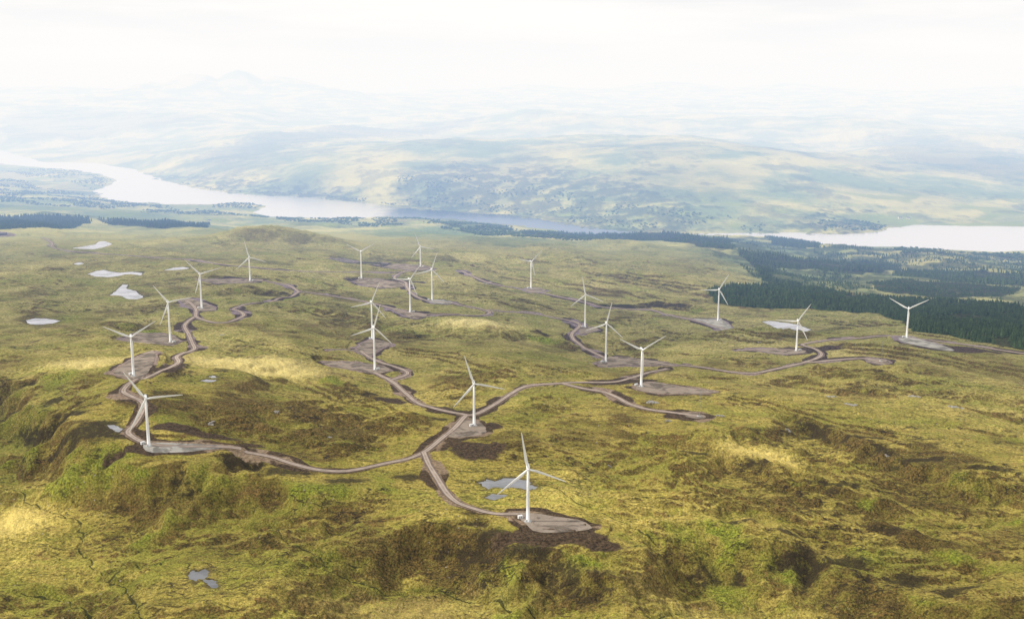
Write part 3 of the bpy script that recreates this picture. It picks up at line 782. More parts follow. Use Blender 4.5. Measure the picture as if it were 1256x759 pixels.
for q in [(312,442,-472,140,85,1.),(112,453,-470,80,50,.8),(930,552,-494,60,45,.9),(4,632,-505,60,45,.9),(585,405,-538,90,70,.7),(455,355,-540,110,60,.5),(700,604,-485,80,40,.45),(510,742,-515,150,45,.6),(60,690,-515,100,40,.35),(880,748,-520,140,40,.55),(200,650,-510,110,40,.3),(820,640,-490,90,40,.35),(640,310,-600,200,120,.3),(760,560,-490,90,40,.3),(1180,620,-500,120,40,.3),(540,430,-540,90,60,.3)]:  # sunlight painted into the ground as lighter patches
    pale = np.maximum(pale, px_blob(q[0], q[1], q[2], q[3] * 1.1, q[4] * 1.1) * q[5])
set_attr(ground, 'stream', np.column_stack([stv, crag * (1 - pale), pale]))  # third channel carries the painted sunlit patches
set_attr(ground, 'woodfloor_haze', np.column_stack([wood, sstep(1300, 2700, rr), wood]))  # second channel drives the painted distance haze

# ------------------------------------------------------------------ water
def water_mat(name, tint, lo, hi, rough, bump, bscale, calm=False):   # reflection grows towards grazing view, as on real water
    b = NB(name); g = b.n('ShaderNodeNewGeometry').outputs['Position']
    gl = b.n('ShaderNodeBsdfGlossy', i_Roughness=rough); gl.inputs['Color'].default_value = (*tint, 1)
    df = b.n('ShaderNodeBsdfDiffuse'); df.inputs['Color'].default_value = (0.035, 0.04, 0.042, 1)
    bp = b.n('ShaderNodeBump'); bp.inputs['Strength'].default_value = bump; bp.inputs['Distance'].default_value = 0.4
    b.l(b.noise(g, bscale, 4, 0.6), bp.inputs['Height']); b.l(bp.outputs[0], gl.inputs['Normal'])
    mx = b.n('ShaderNodeMixShader')
    lw = b.n('ShaderNodeLayerWeight'); mr = b.n('ShaderNodeMapRange'); b.l(lw.outputs['Facing'], mr.inputs[0])
    for i_, v in enumerate((.5, .84, lo, hi)): mr.inputs[1 + i_].default_value = v
    b.l(mr.outputs[0], mx.inputs[0])
    if calm:
        a = b.n('ShaderNodeAttribute', attribute_name='calm').outputs['Fac']
        b.l(b.math('MULTIPLY_ADD', a, -rough * .5, rough), gl.inputs['Roughness']); b.l(b.math('MULTIPLY_ADD', a, -bump * .6, bump), bp.inputs['Strength'])
        b.l(b.mix(a, tint, (0.40, 0.44, 0.52)), gl.inputs['Color'])  # dark hillside reflection put into the tint of the calm water
    else:
        nzw = b.noise(b.mapping(g, rot=(0, 0, .5), scale=(.4, 1, 1)), .045, 4, .6, .8); nzs = b.noise(g, .25, 3, .6)
        b.l(b.mix(b.ramp(b.math('ADD', nzw, b.math('MULTIPLY', nzs, .3)), .45, .8), [x * .72 for x in tint], [min(1, x * 1.06) for x in tint]), gl.inputs['Color'])
    b.l(df.outputs[0], mx.inputs[1]); b.l(gl.outputs[0], mx.inputs[2]); b.l(mx.outputs[0], b.out.inputs['Surface'])
    return b.m
M_TARN = water_mat('tarn_water', (0.88, 0.86, 0.88), .14, .88, 0.06, 0.15, 0.5)
M_LOCH = water_mat('loch_water', (.96, 0.93, 0.925), .88, .94, 0.22, 0.5, 0.05, True)

x0, y0 = LOCH.min(0) - 300; x1, y1 = LOCH.max(0) + 300
lx, ly = np.meshgrid(np.linspace(x0, x1, 260), np.linspace(y0, y1, 200)); lx = lx.ravel(); ly = ly.ravel()
ii = (np.arange(199)[:, None] * 260 + np.arange(259)).ravel()
loch = mesh_np('loch', np.column_stack([lx, ly, np.full(lx.shape, LAKE)]), np.column_stack([ii, ii + 1, ii + 261, ii + 260]), M_LOCH); tag(loch, kind='structure')
up = lx / ly + 0.018 * perlin(lx / 160, ly / 160, 301)
calm_ = sstep(ray(455, 255)[0], ray(505, 262)[0], up) * (1 - sstep(ray(835, 287)[0], ray(880, 287)[0], up))
set_attr(loch, 'calm', np.column_stack([calm_] * 3))

for k, T in TARNS.items():
    P = T['poly']; c0 = P.mean(0)
    E = c0 + (P - c0) * (1 + 4.5 / np.maximum(np.hypot(*(P - c0).T), 4))[:, None]
    o = new_mesh('tarn', [(*q, T['z']) for q in E], [list(range(len(E)))[::-1]], M_TARN)
    if o.data.polygons[0].normal.z < 0:
        o.data.flip_normals()
    tag(o, kind='structure')

# ------------------------------------------------------------------ tracks and pads
def gravel_mat(name, lo, hi, tracks):
    b = NB(name); g = b.n('ShaderNodeNewGeometry').outputs['Position']
    n1 = b.noise(g, 0.09, 5, 0.65); n2 = b.noise(g, 0.7, 3, 0.6)
    c = b.mix(b.ramp(b.math('ADD', b.math('MULTIPLY', n1, 0.7), b.math('MULTIPLY', n2, 0.3)), 0.33, 0.66), lo, hi)
    if not tracks:
        n3 = b.noise(g, 0.035, 4, 0.6, 0.8)
        c = b.mix(b.math('MULTIPLY', b.ramp(b.math('ADD', n3, b.math('MULTIPLY', n2, .25)), .58, .74), .6), c, [x * .42 for x in lo])
        c = b.mix(b.math('MULTIPLY', b.ramp(b.math('SUBTRACT', .62, n3), .04, .16), .35), c, [x * 1.35 for x in hi])
    if tracks:
        a = b.n('ShaderNodeAttribute', attribute_name='across').outputs['Fac']
        w = b.math('SUBTRACT', 1.0, b.ramp(b.math('ABSOLUTE', b.math('SUBTRACT', b.math('ABSOLUTE', a), 0.42)), 0.05, 0.3))
        c = b.mix(b.math('MULTIPLY', w, 0.45), c, [min(1, x * 1.35) for x in hi])
        e = b.ramp(b.math('ADD', b.math('ABSOLUTE', a), b.math('MULTIPLY', b.math('ADD', n2, n1), 0.5)), 0.98, 1.30)
        c = b.mix(b.math('MULTIPLY', e, 0.75), c, (0.12, 0.088, 0.070))
    p = b.n('ShaderNodeBsdfPrincipled', i_Roughness=0.92); p.inputs['Specular IOR Level'].default_value = 0.15
    bp = b.n('ShaderNodeBump'); bp.inputs['Distance'].default_value = 0.3; b.l(n2, bp.inputs['Height']); b.l(bp.outputs[0], p.inputs['Normal'])
    b.l(c, p.inputs['Base Color']); b.l(p.outputs[0], b.out.inputs['Surface'])
    return b.m
M_TRACK = gravel_mat('track_gravel', (0.21, 0.162, 0.130), (0.43, 0.348, 0.285), True)
M_PAD = gravel_mat('pad_gravel', (0.165, 0.130, 0.100), (0.30, 0.245, 0.195), False)
M_PADG = gravel_mat('pad_gravel_grey', (0.25, 0.235, 0.205), (0.40, 0.38, 0.34), False)

for ri, (k, P) in enumerate(ROADS.items()):
    d = np.gradient(P[:, :2], axis=0); d /= np.hypot(*d.T)[:, None] + 1e-9
    nrm = np.column_stack([-d[:, 1], d[:, 0]])
    acr = np.array([-1, -0.6, -0.2, 0.2, 0.6, 1.0])
    far_k = np.interp(np.hypot(P[:, 0], P[:, 1]), [1000, 2600, 3400], [4.8, 4.8, 4.3])
    hw = far_k * (1 + 0.16 * perlin(np.arange(len(P)) * 0.11, np.full(len(P), ri * 3.1), 5) + 0.14 * perlin(np.arange(len(P)) * 0.41, np.full(len(P), ri * 3.1), 6))
    if k in ('spur_w',): hw = hw * 0.6
    V = []; att = []
    X = P[:, 0][:, None] + nrm[:, 0][:, None] * acr * hw[:, None]; Y = P[:, 1][:, None] + nrm[:, 1][:, None] * acr * hw[:, None]
    Z = full(X.ravel(), Y.ravel()).reshape(X.shape) + 0.42 + 0.012 * ri
    Vv = np.column_stack([X.ravel(), Y.ravel(), Z.ravel()])
    m_, q_ = X.shape
    ii = (np.arange(m_ - 1)[:, None] * q_ + np.arange(q_ - 1)).ravel()
    o = mesh_np('track', Vv, np.column_stack([ii, ii + q_, ii + q_ + 1, ii + 1])[:, ::-1], M_TRACK)
    a_ = o.data.attributes.new('across', 'FLOAT', 'POINT'); a_.data.foreach_set('value', np.tile(acr, m_).astype(np.float32))
    tag(o, kind='structure')

for pi_, (k, P) in enumerate(PADS.items()):
    pl = catmull(np.vstack([P['poly'], P['poly'][:1]]), 7.0)[:-1]
    c0 = pl.mean(0); nb = len(pl)
    nrm_ = (pl - c0) / np.maximum(np.hypot(*(pl - c0).T), 1)[:, None]
    pl = pl + nrm_ * (1.3 * fbm(pl[:, 0], pl[:, 1], 16, 2, 400 + pi_))[:, None]
    V = [c0]
    for r_ in (0.25, 0.5, 0.75, 1.0):
        V += [c0 + (q - c0) * r_ for q in pl]
    V = np.array(V)
    Z = full(V[:, 0], V[:, 1]) + 0.28 + 0.003 * pi_
    fs = [(0, 1 + i, 1 + (i + 1) % nb) for i in range(nb)]
    for r_ in range(3):
        a0 = 1 + r_ * nb; a1 = a0 + nb
        fs += [(a0 + i, a1 + i, a1 + (i + 1) % nb, a0 + (i + 1) % nb) for i in range(nb)]
    o = new_mesh('hardstanding', np.column_stack([V, Z]), fs, M_PADG if k in 'CJQS' else M_PAD, smooth=True)
    if o.data.polygons[0].normal.z < 0: o.data.flip_normals()
    tag(o, kind='structure')

# ------------------------------------------------------------------ turbines
M_WHITE = simple_mat('turbine_white', (0.92, 0.92, 0.91), 0.45, 0.03, 0.08)
M_NAC = simple_mat('nacelle_white', (0.90, 0.90, 0.90), 0.5, 0.04, 0.3)
M_GREY = simple_mat('steel_grey', (0.33, 0.34, 0.35), 0.5, 0.1, 1.0)
M_DARK = simple_mat('door_grey', (0.12, 0.13, 0.14), 0.6, 0.1, 1.0)
M_CONC = simple_mat('concrete', (0.42, 0.41, 0.39), 0.9, 0.15, 0.6)
M_KIOSK = simple_mat('cabinet_white', (0.84, 0.84, 0.82), 0.6, 0.06, 0.6)
M_ROOFK = simple_mat('cabinet_roof', (0.78, 0.79, 0.79), 0.6, 0.06, 0.6)

def lathe(prof, seg=28):
    V = []; Fc = []
    for r, z in prof:
        for i in range(seg):
            a = 2 * math.pi * i / seg; V.append((r * math.cos(a), r * math.sin(a), z))
    for j in range(len(prof) - 1):
        for i in range(seg):
            Fc.append((j * seg + i, j * seg + (i + 1) % seg, (j + 1) * seg + (i + 1) % seg, (j + 1) * seg + i))
    Fc.append(tuple(range(seg))[::-1]); Fc.append(tuple((len(prof) - 1) * seg + i for i in range(seg)))
    return V, Fc

def box(cx, cy, cz, sx, sy, sz):
    V = [(cx + a * sx / 2, cy + b_ * sy / 2, cz + c_ * sz / 2) for c_ in (-1, 1) for b_ in (-1, 1) for a in (-1, 1)]
    return V, [(0, 2, 3, 1), (4, 5, 7, 6), (0, 1, 5, 4), (2, 6, 7, 3), (0, 4, 6, 2), (1, 3, 7, 5)]
def merge(parts):
    V = []; Fc = []
    for v, f in parts:
        o = len(V); V += list(v); Fc += [tuple(i + o for i in q) for q in f]
    return V, Fc

def loft(sections):
    V = []; Fc = []; k = len(sections[0])
    for s in sections: V += s
    for j in range(len(sections) - 1):
        for i in range(k):
            Fc.append((j * k + i, j * k + (i + 1) % k, (j + 1) * k + (i + 1) % k, (j + 1) * k + i))
    Fc.append(tuple(range(k))[::-1]); Fc.append(tuple((len(sections) - 1) * k + i for i in range(k)))
    return V, Fc

def rrect(w, h, y, k=20, p=4.0, zc=0):
    out = []
    for i in range(k):
        a = 2 * math.pi * i / k; c, s = math.cos(a), math.sin(a)
        out.append((math.copysign(abs(c) ** (2 / p), c) * w / 2, y, zc + math.copysign(abs(s) ** (2 / p), s) * h / 2))
    return out

def blade_mesh(L=43.4):
    """blade along +z, rotor axis along -y, leading edge towards +x"""
    secs = []
    for t in (0, .02, .05, .09, .14, .2, .28, .38, .5, .62, .74, .85, .93, .98, 1.0):
        z = 1.5 + t * L
        ch = np.interp(t, [0, .04, .12, .2, .5, .85, .97, 1], [2.0, 2.0, 2.9, 3.5, 2.4, 1.35, .8, .25])
        th = np.interp(t, [0, .05, .15, .3, .6, 1], [1.0, .95, .5, .27, .2, .16]) * ch
        tw = math.radians(np.interp(t, [0, .15, .4, 1], [22, 15, 6, -1]))
        circ = np.interp(t, [0, .05, .16], [1, .9, 0])
        pre = -1.6 * t * t
        sec = []
        for i in range(16):
            a = 2 * math.pi * i / 16
            xc, yc = math.cos(a), math.sin(a)
            fx = 0.5 * xc; fy = 0.5 * yc * (1 if circ > .5 else (0.55 + 0.45 * xc) if True else 1)
            fx -= (1 - circ) * 0.18
            X = fx * ch; Y = fy * th if circ <= .5 else 0.5 * yc * (ch * circ + th * (1 - circ))
            sec.append((X * math.cos(tw) - Y * math.sin(tw), X * math.sin(tw) + Y * math.cos(tw) + pre, z))
        secs.append(sec)
    return loft(secs)

def mesh_data(name, vf, mat, smooth=True, angle=None):
    me = bpy.data.meshes.new(name); me.from_pydata(vf[0], [], vf[1]); me.update(); me.materials.append(mat)
    if smooth: me.polygons.foreach_set('use_smooth', [len(p.vertices) <= 4 for p in me.polygons])
    return me

def tower_me(H):
    prof = [(2.35, 0), (2.35, .25), (2.1, .26)]
    rt = lambda z: 2.1 + (1.25 - 2.1) * z / H
    for z in (H * .31, H * .64):
        prof += [(rt(z), z)]
    prof += [(rt(H - 1.6), H - 1.6)]
    return mesh_data('tower', lathe(prof), M_WHITE)
HUBS = (62.5, 78.0)
ME = {('tower', i): tower_me(HUBS[i]) for i in (0, 1)}
ME['foundation'] = mesh_data('foundation', lathe([(4.4, -1.2), (4.2, .3), (2.5, .42)], 32), M_CONC)
ME['nacelle'] = mesh_data('nacelle', loft([rrect(2.6, 2.7, -2.1), rrect(3.1, 3.2, -1.7), rrect(3.5, 3.6, -.6), rrect(3.6, 3.75, 2.0), rrect(3.55, 3.7, 6.0), rrect(3.3, 3.3, 8.6, zc=.12), rrect(2.7, 2.6, 9.3, zc=.25)]), M_NAC)
ME['cooler'] = mesh_data('cooler', merge([box(0, 7.4, 2.25, 2.6, .5, 1.0), box(0, 5.6, 2.0, 1.4, 1.4, .35)]), M_NAC, False)
ME['vane'] = mesh_data('weather_vane', merge([box(.5, 8.6, 2.4, .1, .1, 1.8), box(-.5, 8.6, 2.4, .1, .1, 1.8), box(0, 8.6, 3.2, 1.2, .08, .1)]), M_GREY, False)
hubp = [(0.05, -2.1), (.7, -1.95), (1.25, -1.45), (1.6, -.7), (1.7, 0), (1.62, .9), (1.3, 1.5)]
hv, hf_ = lathe(hubp, 24); hv = [(x, z, y) for x, y, z in hv]
ME['hub'] = mesh_data('hub', (hv, [f[::-1] for f in hf_]), M_WHITE)
ME['blade'] = mesh_data('blade', blade_mesh(), M_WHITE)
def door_parts():
    v = []; f = []
    d = lathe([(1.0, 0), (1.0, 1)], 3)
    return merge([box(0, -2.2, 1.75, .95, .25, 2.2)])
ME['door'] = mesh_data('door', door_parts(), M_DARK, False)
ME['steps'] = mesh_data('steps', merge([box(0, -2.75, .55, 1.5, .9, .12), box(0, -3.35, .32, 1.4, .35, .1), box(0, -3.7, .1, 1.4, .35, .1), box(-.72, -2.95, 1.1, .06, .8, .06), box(.72, -2.95, 1.1, .06, .8, .06), box(-.72, -3.3, .6, .06, .06, 1.1), box(.72, -3.3, .6, .06, .06, 1.1), box(-.72, -2.6, .3, .08, .08, .6), box(.72, -2.6, .3, .08, .08, .6)]), M_GREY, False)

def link(name, me, parent, loc=(0, 0, 0), rot=(0, 0, 0)):
    o = bpy.data.objects.new(name, me); COL.objects.link(o); o.parent = parent; o.location = loc; o.rotation_euler = rot
    return o

KIOSK = {  # pixel offset of the white transformer cabinet from the tower foot, and how it is told apart
 'A': (-9.5, -4, 'at the foot of the turbine nearest the viewer'), 'B': (-3.5, 1, 'at the foot of the turbine by the central road junction'), 'C': (-7.5, -2, 'at the foot of the turbine above the dark left scarp'),
 'D': (-5, -2, 'at the foot of the left turbine whose blades make a V'), 'E': (4, 0.5, 'at the foot of the tall turbine behind the leftmost one'), 'F': (-3.6, -.5, 'at the foot of the turbine left of the hairpin'),
 'G': (4, 0, 'at the foot of the turbine below the rounded knoll'), 'H': (4, -.3, 'at the foot of the front turbine of the overlapping pair'), 'H2': (-2.5, -.8, 'at the foot of the rear turbine of the overlapping pair'),
 'I': (4, -.3, 'at the foot of the turbine by the pale straight track'), 'J': (-4, -.6, 'at the foot of the turbine with the pale oval pad'), 'K': (3.4, .2, 'at the foot of the farthest turbine'),
 'L': (-2.6, -.4, 'at the foot of the distant turbine left of the spoil ground'), 'M': (-3.4, -.4, 'at the foot of the turbine alone on the far track'), 'N': (-3.2, -.5, 'at the foot of the turbine on the sharp right bend'),
 'O': (-4.5, -.2, 'at the foot of the turbine on the long strip pad'), 'P': (-6, -.8, 'at the foot of the turbine above the rock heap'), 'Q': (3.6, -.3, 'at the foot of the turbine left of the plantation'),
 'R': (4.5, -.5, 'at the foot of the turbine before the bright tarn'), 'S': (-3.6, -.6, 'at the foot of the rightmost turbine')}
kv = merge([box(0, 0, 1.45, 5.0, 3.0, 2.7)]); kr = merge([box(0, 0, 2.92, 5.3, 3.3, .22), box(0, 0, 3.1, 3.6, 1.8, .14)]); kd = merge([box(-1.2, -1.53, 1.35, 1.1, .06, 2.1), box(1.1, -1.53, 1.35, 1.6, .06, 2.1)])
kb = box(0, 0, -.25, 5.6, 3.6, .7)
MK = [mesh_data('housing', kv, M_KIOSK, False), mesh_data('roof', kr, M_ROOFK, False), mesh_data('door', kd, M_GREY, False), mesh_data('plinth', kb, M_CONC, False)]

for k, t in TURB.items():
    w = at([(t['px'], t['py'] - .6)])[0]
    z = float(full(np.array([w[0]]), np.array([w[1]]))[0]) + 0.3
    e = bpy.data.objects.new('wind_turbine', None); COL.objects.link(e); e.location = (w[0], w[1], z)
    tag(e, t['label'], 'wind turbine', 'wind turbines spread over the moor')
    H = HUBS[t['tall']]
    e.empty_display_size = 5
    face = math.atan2(-w[0], w[1])                     # towards the viewer
    yaw = face + math.radians(t['yaw'])
    link('foundation', ME['foundation'], e)
    tw = link('tower', ME[('tower', t['tall'])], e)
    dr = face + math.radians(-35 if KIOSK[k][0] < 0 else 35)
    link('door', ME['door'], tw, rot=(0, 0, dr)); link('steps', ME['steps'], tw, rot=(0, 0, dr))
    nc = link('nacelle', ME['nacelle'], e, (0, 0, H), (0, 0, yaw))
    link('cooler', ME['cooler'], nc); link('weather_vane', ME['vane'], nc)
    R = Matrix.Rotation(yaw, 4, 'Z')
    off = R @ Vector((0, -3.9, 0.0))
    hb = link('hub', ME['hub'], e, (off.x, off.y, H))
    hb.rotation_euler = (math.radians(4), 0, yaw)
    for i in range(3):
        bl = link('blade', ME['blade'], hb, rot=(0, math.radians(t['ph'] + 120 * i), 0))
    kx, ky, kl = KIOSK[k]
    q = at([(t['px'] + kx, t['py'] - .6 + ky)])[0]
    q = np.array([q[0], q[1]])
    v = q - w[:2]; L = np.hypot(*v)
    if L < 5.6: q = w[:2] + v / max(L, .1) * 5.6
    if L > 13: q = w[:2] + v / L * 13
    kz = float(full(np.array([q[0]]), np.array([q[1]]))[0]) + 0.32
    ke = bpy.data.objects.new('transformer_cabinet', None); COL.objects.link(ke); ke.location = (q[0], q[1], kz); ke.rotation_euler = (0, 0, face + math.radians(25))
    tag(ke, 'small white transformer cabinet ' + kl, 'cabinet', 'transformer cabinets beside the turbines')
    for nm, me in zip(('housing', 'roof', 'door', 'plinth'), MK): link(nm, me, ke)

# ------------------------------------------------------------------ rock outcrops
M_ROCK = NB('rock'); _g = M_ROCK.n('ShaderNodeNewGeometry').outputs['Position']
_c = M_ROCK.mix(M_ROCK.ramp(M_ROCK.noise(_g, .5, 5, .65), .35, .65), (.15, .14, .125), (.42, .39, .35))
_p = M_ROCK.n('ShaderNodeBsdfPrincipled', i_Roughness=.95); M_ROCK.l(_c, _p.inputs['Base Color']); M_ROCK.l(_p.outputs[0], M_ROCK.out.inputs['Surface']); M_ROCK = M_ROCK.m
def outcrop(px, py, w_, h_, label, seed):
    """a low broken slab: several tilted ledges fused in one body"""
    r_ = np.random.default_rng(seed); P = at([(px, py)])[0]
    V = []; Fc = []
    for i in range(9):
        bm_ = bmesh.new(); bmesh.ops.create_icosphere(bm_, subdivisions=2, radius=1)
        q = np.array([v.co[:] for v in bm_.verts]); f_ = np.array([[v.index for v in f.verts] for f in bm_.faces]); bm_.free()
        sx, sy = r_.uniform(.12, .34, 2) * w_; cx_, cy_ = r_.normal(0, .3, 2) * w_ * np.array([1, .6])
        q = np.sign(q) * np.abs(q) ** .7
        q = q * (1 + .25 * r_.normal(0, 1, (len(q), 1))) * np.array([sx, sy, h_ * r_.uniform(.5, 1.1)])
        q[:, 2] += q[:, 1] * r_.uniform(-.1, .15)
        wx_, wy_ = P[0] + cx_, P[1] + cy_
        z_ = float(full(np.array([wx_]), np.array([wy_]))[0])
        Fc.append(f_ + sum(map(len, V))); V.append(q + np.array([cx_, cy_, z_ - P[2]]))
    o = mesh_np('rock_outcrop', np.vstack(V), np.vstack(Fc), M_ROCK, smooth=False); o.location = P
    tag(o, label, 'rock', 'grey rock outcrops on the moor')
for a_ in [(799,493.5,15,1.6,'grey rock heap beside the bend of the track under the strip pad'), (884,510,9,1.3,'grey boulders just right of the mast at the end of the track'), (820,516,7,1.2,'pale boulders below the track that ends at the mast'),
           (1040,495.5,16,1.5,'largest pale rock slab on the open moor far right'), (1172,500,17,1.3,'pale broken rock ledge at the right edge, beyond the dark cliff band'), (1120,487,12,1.2,'pale rock ledge between the two rock slabs on the right'),
           (1020,480,11,1.0,'small pale rock patch above the largest rock slab'), (1090,558,8,1.8,'pinkish rock on the foot of the dark cliff band at right'), (966,527,6,1.6,'pinkish rock at the left end of the dark cliff band'),
           (405,541,5,.8,'small pale rock inside the loop of the track, in front of the middle moor'), (258,517,9,.8,'pale rock patch inside the loop of the track behind the left pad'), (340,508,7,.7,'pale rock sliver in the middle of the loop of the track'),
           (272,411,9,.7,'pale rocks between the winding track and the sunlit knoll'), (595,350,14,1.0,'pale scattered rocks right of the turbine with the oval pad'), (748,570,5,.7,'small rock right of the pool behind the nearest turbine')]:
    outcrop(*a_, seed=int(a_[0]))

# ------------------------------------------------------------------ met masts
def bar(p, q, r):
    p = Vector(p); q = Vector(q); d = (q - p).normalized(); u = d.orthogonal().normalized(); v_ = d.cross(u)
    V = []; 
    for c_ in (p, q):
        for i in range(4):
            a = math.pi / 2 * i; V.append(tuple(c_ + u * (r * math.cos(a)) + v_ * (r * math.sin(a))))
    return V, [(0, 1, 5, 4), (1, 2, 6, 5), (2, 3, 7, 6), (3, 0, 4, 7), (3, 2, 1, 0), (4, 5, 6, 7)]
def make_mast(px, py, H, label):
    w = at([(px, py)])[0]; z = float(full(np.array([w[0]]), np.array([w[1]]))[0]) + .3
    e = bpy.data.objects.new('met_mast', None); COL.objects.link(e); e.location = (w[0], w[1], z)
    tag(e, label, 'mast', 'lattice wind measuring masts')
    prs = []; h = .42
    cs = [(h * math.cos(a), h * math.sin(a)) for a in (math.pi / 2, math.pi * 7 / 6, math.pi * 11 / 6)]
    for x, y in cs: prs.append(bar((x, y, .4), (x, y, H), .07))
    nseg = int(H / 2.2)
    for i in range(nseg):
        for j in range(3):
            a, c_ = cs[j], cs[(j + 1) % 3]
            prs.append(bar((*a, .4 + i * 2.2), (*c_, .4 + (i + 1) * 2.2), .035))
    link('lattice_tower', mesh_data('lattice_tower', merge(prs), M_GREY, False), e)
    for zz in (H * .55, H * .8, H - .5):
        link('boom', mesh_data('boom', merge([bar((-2.6, 0, zz), (2.6, 0, zz), .05), bar((-2.6, 0, zz), (-2.6, 0, zz + .9), .05), bar((2.6, 0, zz), (2.6, 0, zz + .9), .05), box(-2.6, 0, zz + .95, .35, .35, .15), box(2.6, 0, zz + .95, .35, .35, .15)]), M_GREY, False), e)
    link('base_block', mesh_data('base_block', box(0, 0, .0, 3.6, 3.6, 1.0), M_CONC, False), e)
    link('equipment_box', mesh_data('equipment_box', merge([box(-2.8, -.6, .9, 2.2, 1.4, 1.7), box(-2.8, -.6, 1.8, 2.4, 1.6, .12)]), M_KIOSK, False), e)
    for a in (math.pi / 2, math.pi * 7 / 6, math.pi * 11 / 6):
        gx, gy = 26 * math.cos(a), 26 * math.sin(a)
        gz = float(full(np.array([w[0] + gx]), np.array([w[1] + gy]))[0]) - z
        link('guy_wire', mesh_data('guy_wire', merge([bar((gx, gy, gz), (.4 * math.cos(a), .4 * math.sin(a), H * .9), .02), bar((gx, gy, gz), (.4 * math.cos(a), .4 * math.sin(a), H * .5), .02)]), M_GREY, False), e)
make_mast(858, 511, 40, 'thin grey lattice mast at the end of the track below the rock heap')
make_mast(1081, 443, 40, 'thin grey lattice mast at the end of the short track left of the rightmost turbine')

# ------------------------------------------------------------------ buildings
M_WALLW = simple_mat('house_wall', (.72, .70, .66), .85, .08, .4); M_SLATE = simple_mat('slate_roof', (.11, .11, .125), .8, .15, .5)
M_SHED = simple_mat('shed_cladding', (.10, .075, .08), .7, .12, .4); M_SHEDR = simple_mat('shed_roof', (.085, .07, .09), .6, .12, .4)
def house(name, px, py, L, Wd, Hh, rot, mw, mr_, label, cat, group=None, chim=True):
    P = at([(px, py)], s1=20000)[0]
    z_ = float(full(np.array([P[0]]), np.array([P[1]]))[0])
    e = bpy.data.objects.new(name, None); COL.objects.link(e); e.location = (P[0], P[1], z_); e.rotation_euler = (0, 0, rot)
    tag(e, label, cat, group)
    l, w_ = L / 2, Wd / 2; rg = Hh + Wd * .38
    link('walls', mesh_data('walls', ([(-l, -w_, -2), (l, -w_, -2), (l, w_, -2), (-l, w_, -2), (-l, -w_, Hh), (l, -w_, Hh), (l, w_, Hh), (-l, w_, Hh), (-l, 0, rg), (l, 0, rg)],
         [(0, 1, 5, 4), (2, 3, 7, 6), (1, 2, 6, 9, 5), (3, 0, 4, 8, 7)]), mw, False), e)
    o_ = .5
    rf = link('roof', mesh_data('roof', ([(-l - o_, -w_ - o_, Hh - .25), (l + o_, -w_ - o_, Hh - .25), (l + o_, 0, rg + .12), (-l - o_, 0, rg + .12), (-l - o_, w_ + o_, Hh - .25), (l + o_, w_ + o_, Hh - .25),
         (-l - o_, -w_ - o_, Hh), (l + o_, -w_ - o_, Hh), (l + o_, 0, rg + .4), (-l - o_, 0, rg + .4), (-l - o_, w_ + o_, Hh), (l + o_, w_ + o_, Hh)],
         [(6, 7, 8, 9), (9, 8, 11, 10), (1, 0, 3, 2), (2, 3, 4, 5), (0, 1, 7, 6), (5, 4, 10, 11), (0, 6, 9, 3), (3, 9, 10, 4), (2, 8, 7, 1), (5, 11, 8, 2)]), mr_, False), e)
    if chim: link('chimney', mesh_data('chimney', merge([box(l - .8, 0, rg + .6, 1, .9, 1.8), box(-l + .8, 0, rg + .6, 1, .9, 1.8)]), mw, False), rf)
    link('door', mesh_data('door', box(0, -w_ - .04, 1.1, 1.1, .1, 2.2), M_DARK, False), e)
    for sx_ in (-.3, .3): link('window', mesh_data('window', box(sx_ * L, -w_ - .04, Hh * .6, 1.3, .1, 1.3), M_DARK, False), e)
house('control_building', 4, 287, 26, 12, 5, .1, M_SHED, M_SHEDR, 'dark low building at the far left edge, in front of the dark plantation strip', 'building', chim=False)
house('farmhouse', 257, 271, 16, 9, 5, .2, M_WALLW, M_SLATE, 'white farmhouse on the near side of the loch, right of the left plantation', 'house', 'white farmhouses by the loch')
house('farmhouse', 1104, 268.5, 22, 10, 6, .1, M_WALLW, M_SLATE, 'left one of two white farmhouses on the green fields across the right loch', 'house', 'white farmhouses by the loch')
house('farmhouse', 1114, 268.8, 18, 10, 5, -.2, M_WALLW, M_SLATE, 'right one of two white farmhouses on the green fields across the right loch', 'house', 'white farmhouses by the loch')

# ------------------------------------------------------------------ conifers
def leaf_mat(name, lo, hi):
    b = NB(name); g = b.n('ShaderNodeNewGeometry')
    n1 = b.noise(g.outputs['Position'], 0.05, 3, .6); n2 = b.noise(g.outputs['Position'], 0.6, 3, .6)
    c = b.mix(b.math('ADD', b.math('MULTIPLY', b.ramp(n1, .3, .7), .6), b.math('MULTIPLY', n2, .4)), lo, hi)
    p = b.n('ShaderNodeBsdfPrincipled', i_Roughness=.9); p.inputs['Specular IOR Level'].default_value = .1
    b.l(c, p.inputs['Base Color']); b.l(p.outputs[0], b.out.inputs['Surface'])
    return b.m
M_CON = leaf_mat('conifer_needles', (0.030, 0.056, 0.030), (0.105, 0.155, 0.066))
M_BRO = leaf_mat('broadleaf_foliage', (0.035, 0.065, 0.020), (0.10, 0.15, 0.045))
M_BARK = simple_mat('bark', (0.075, 0.055, 0.042), .95, .2, 1.0)

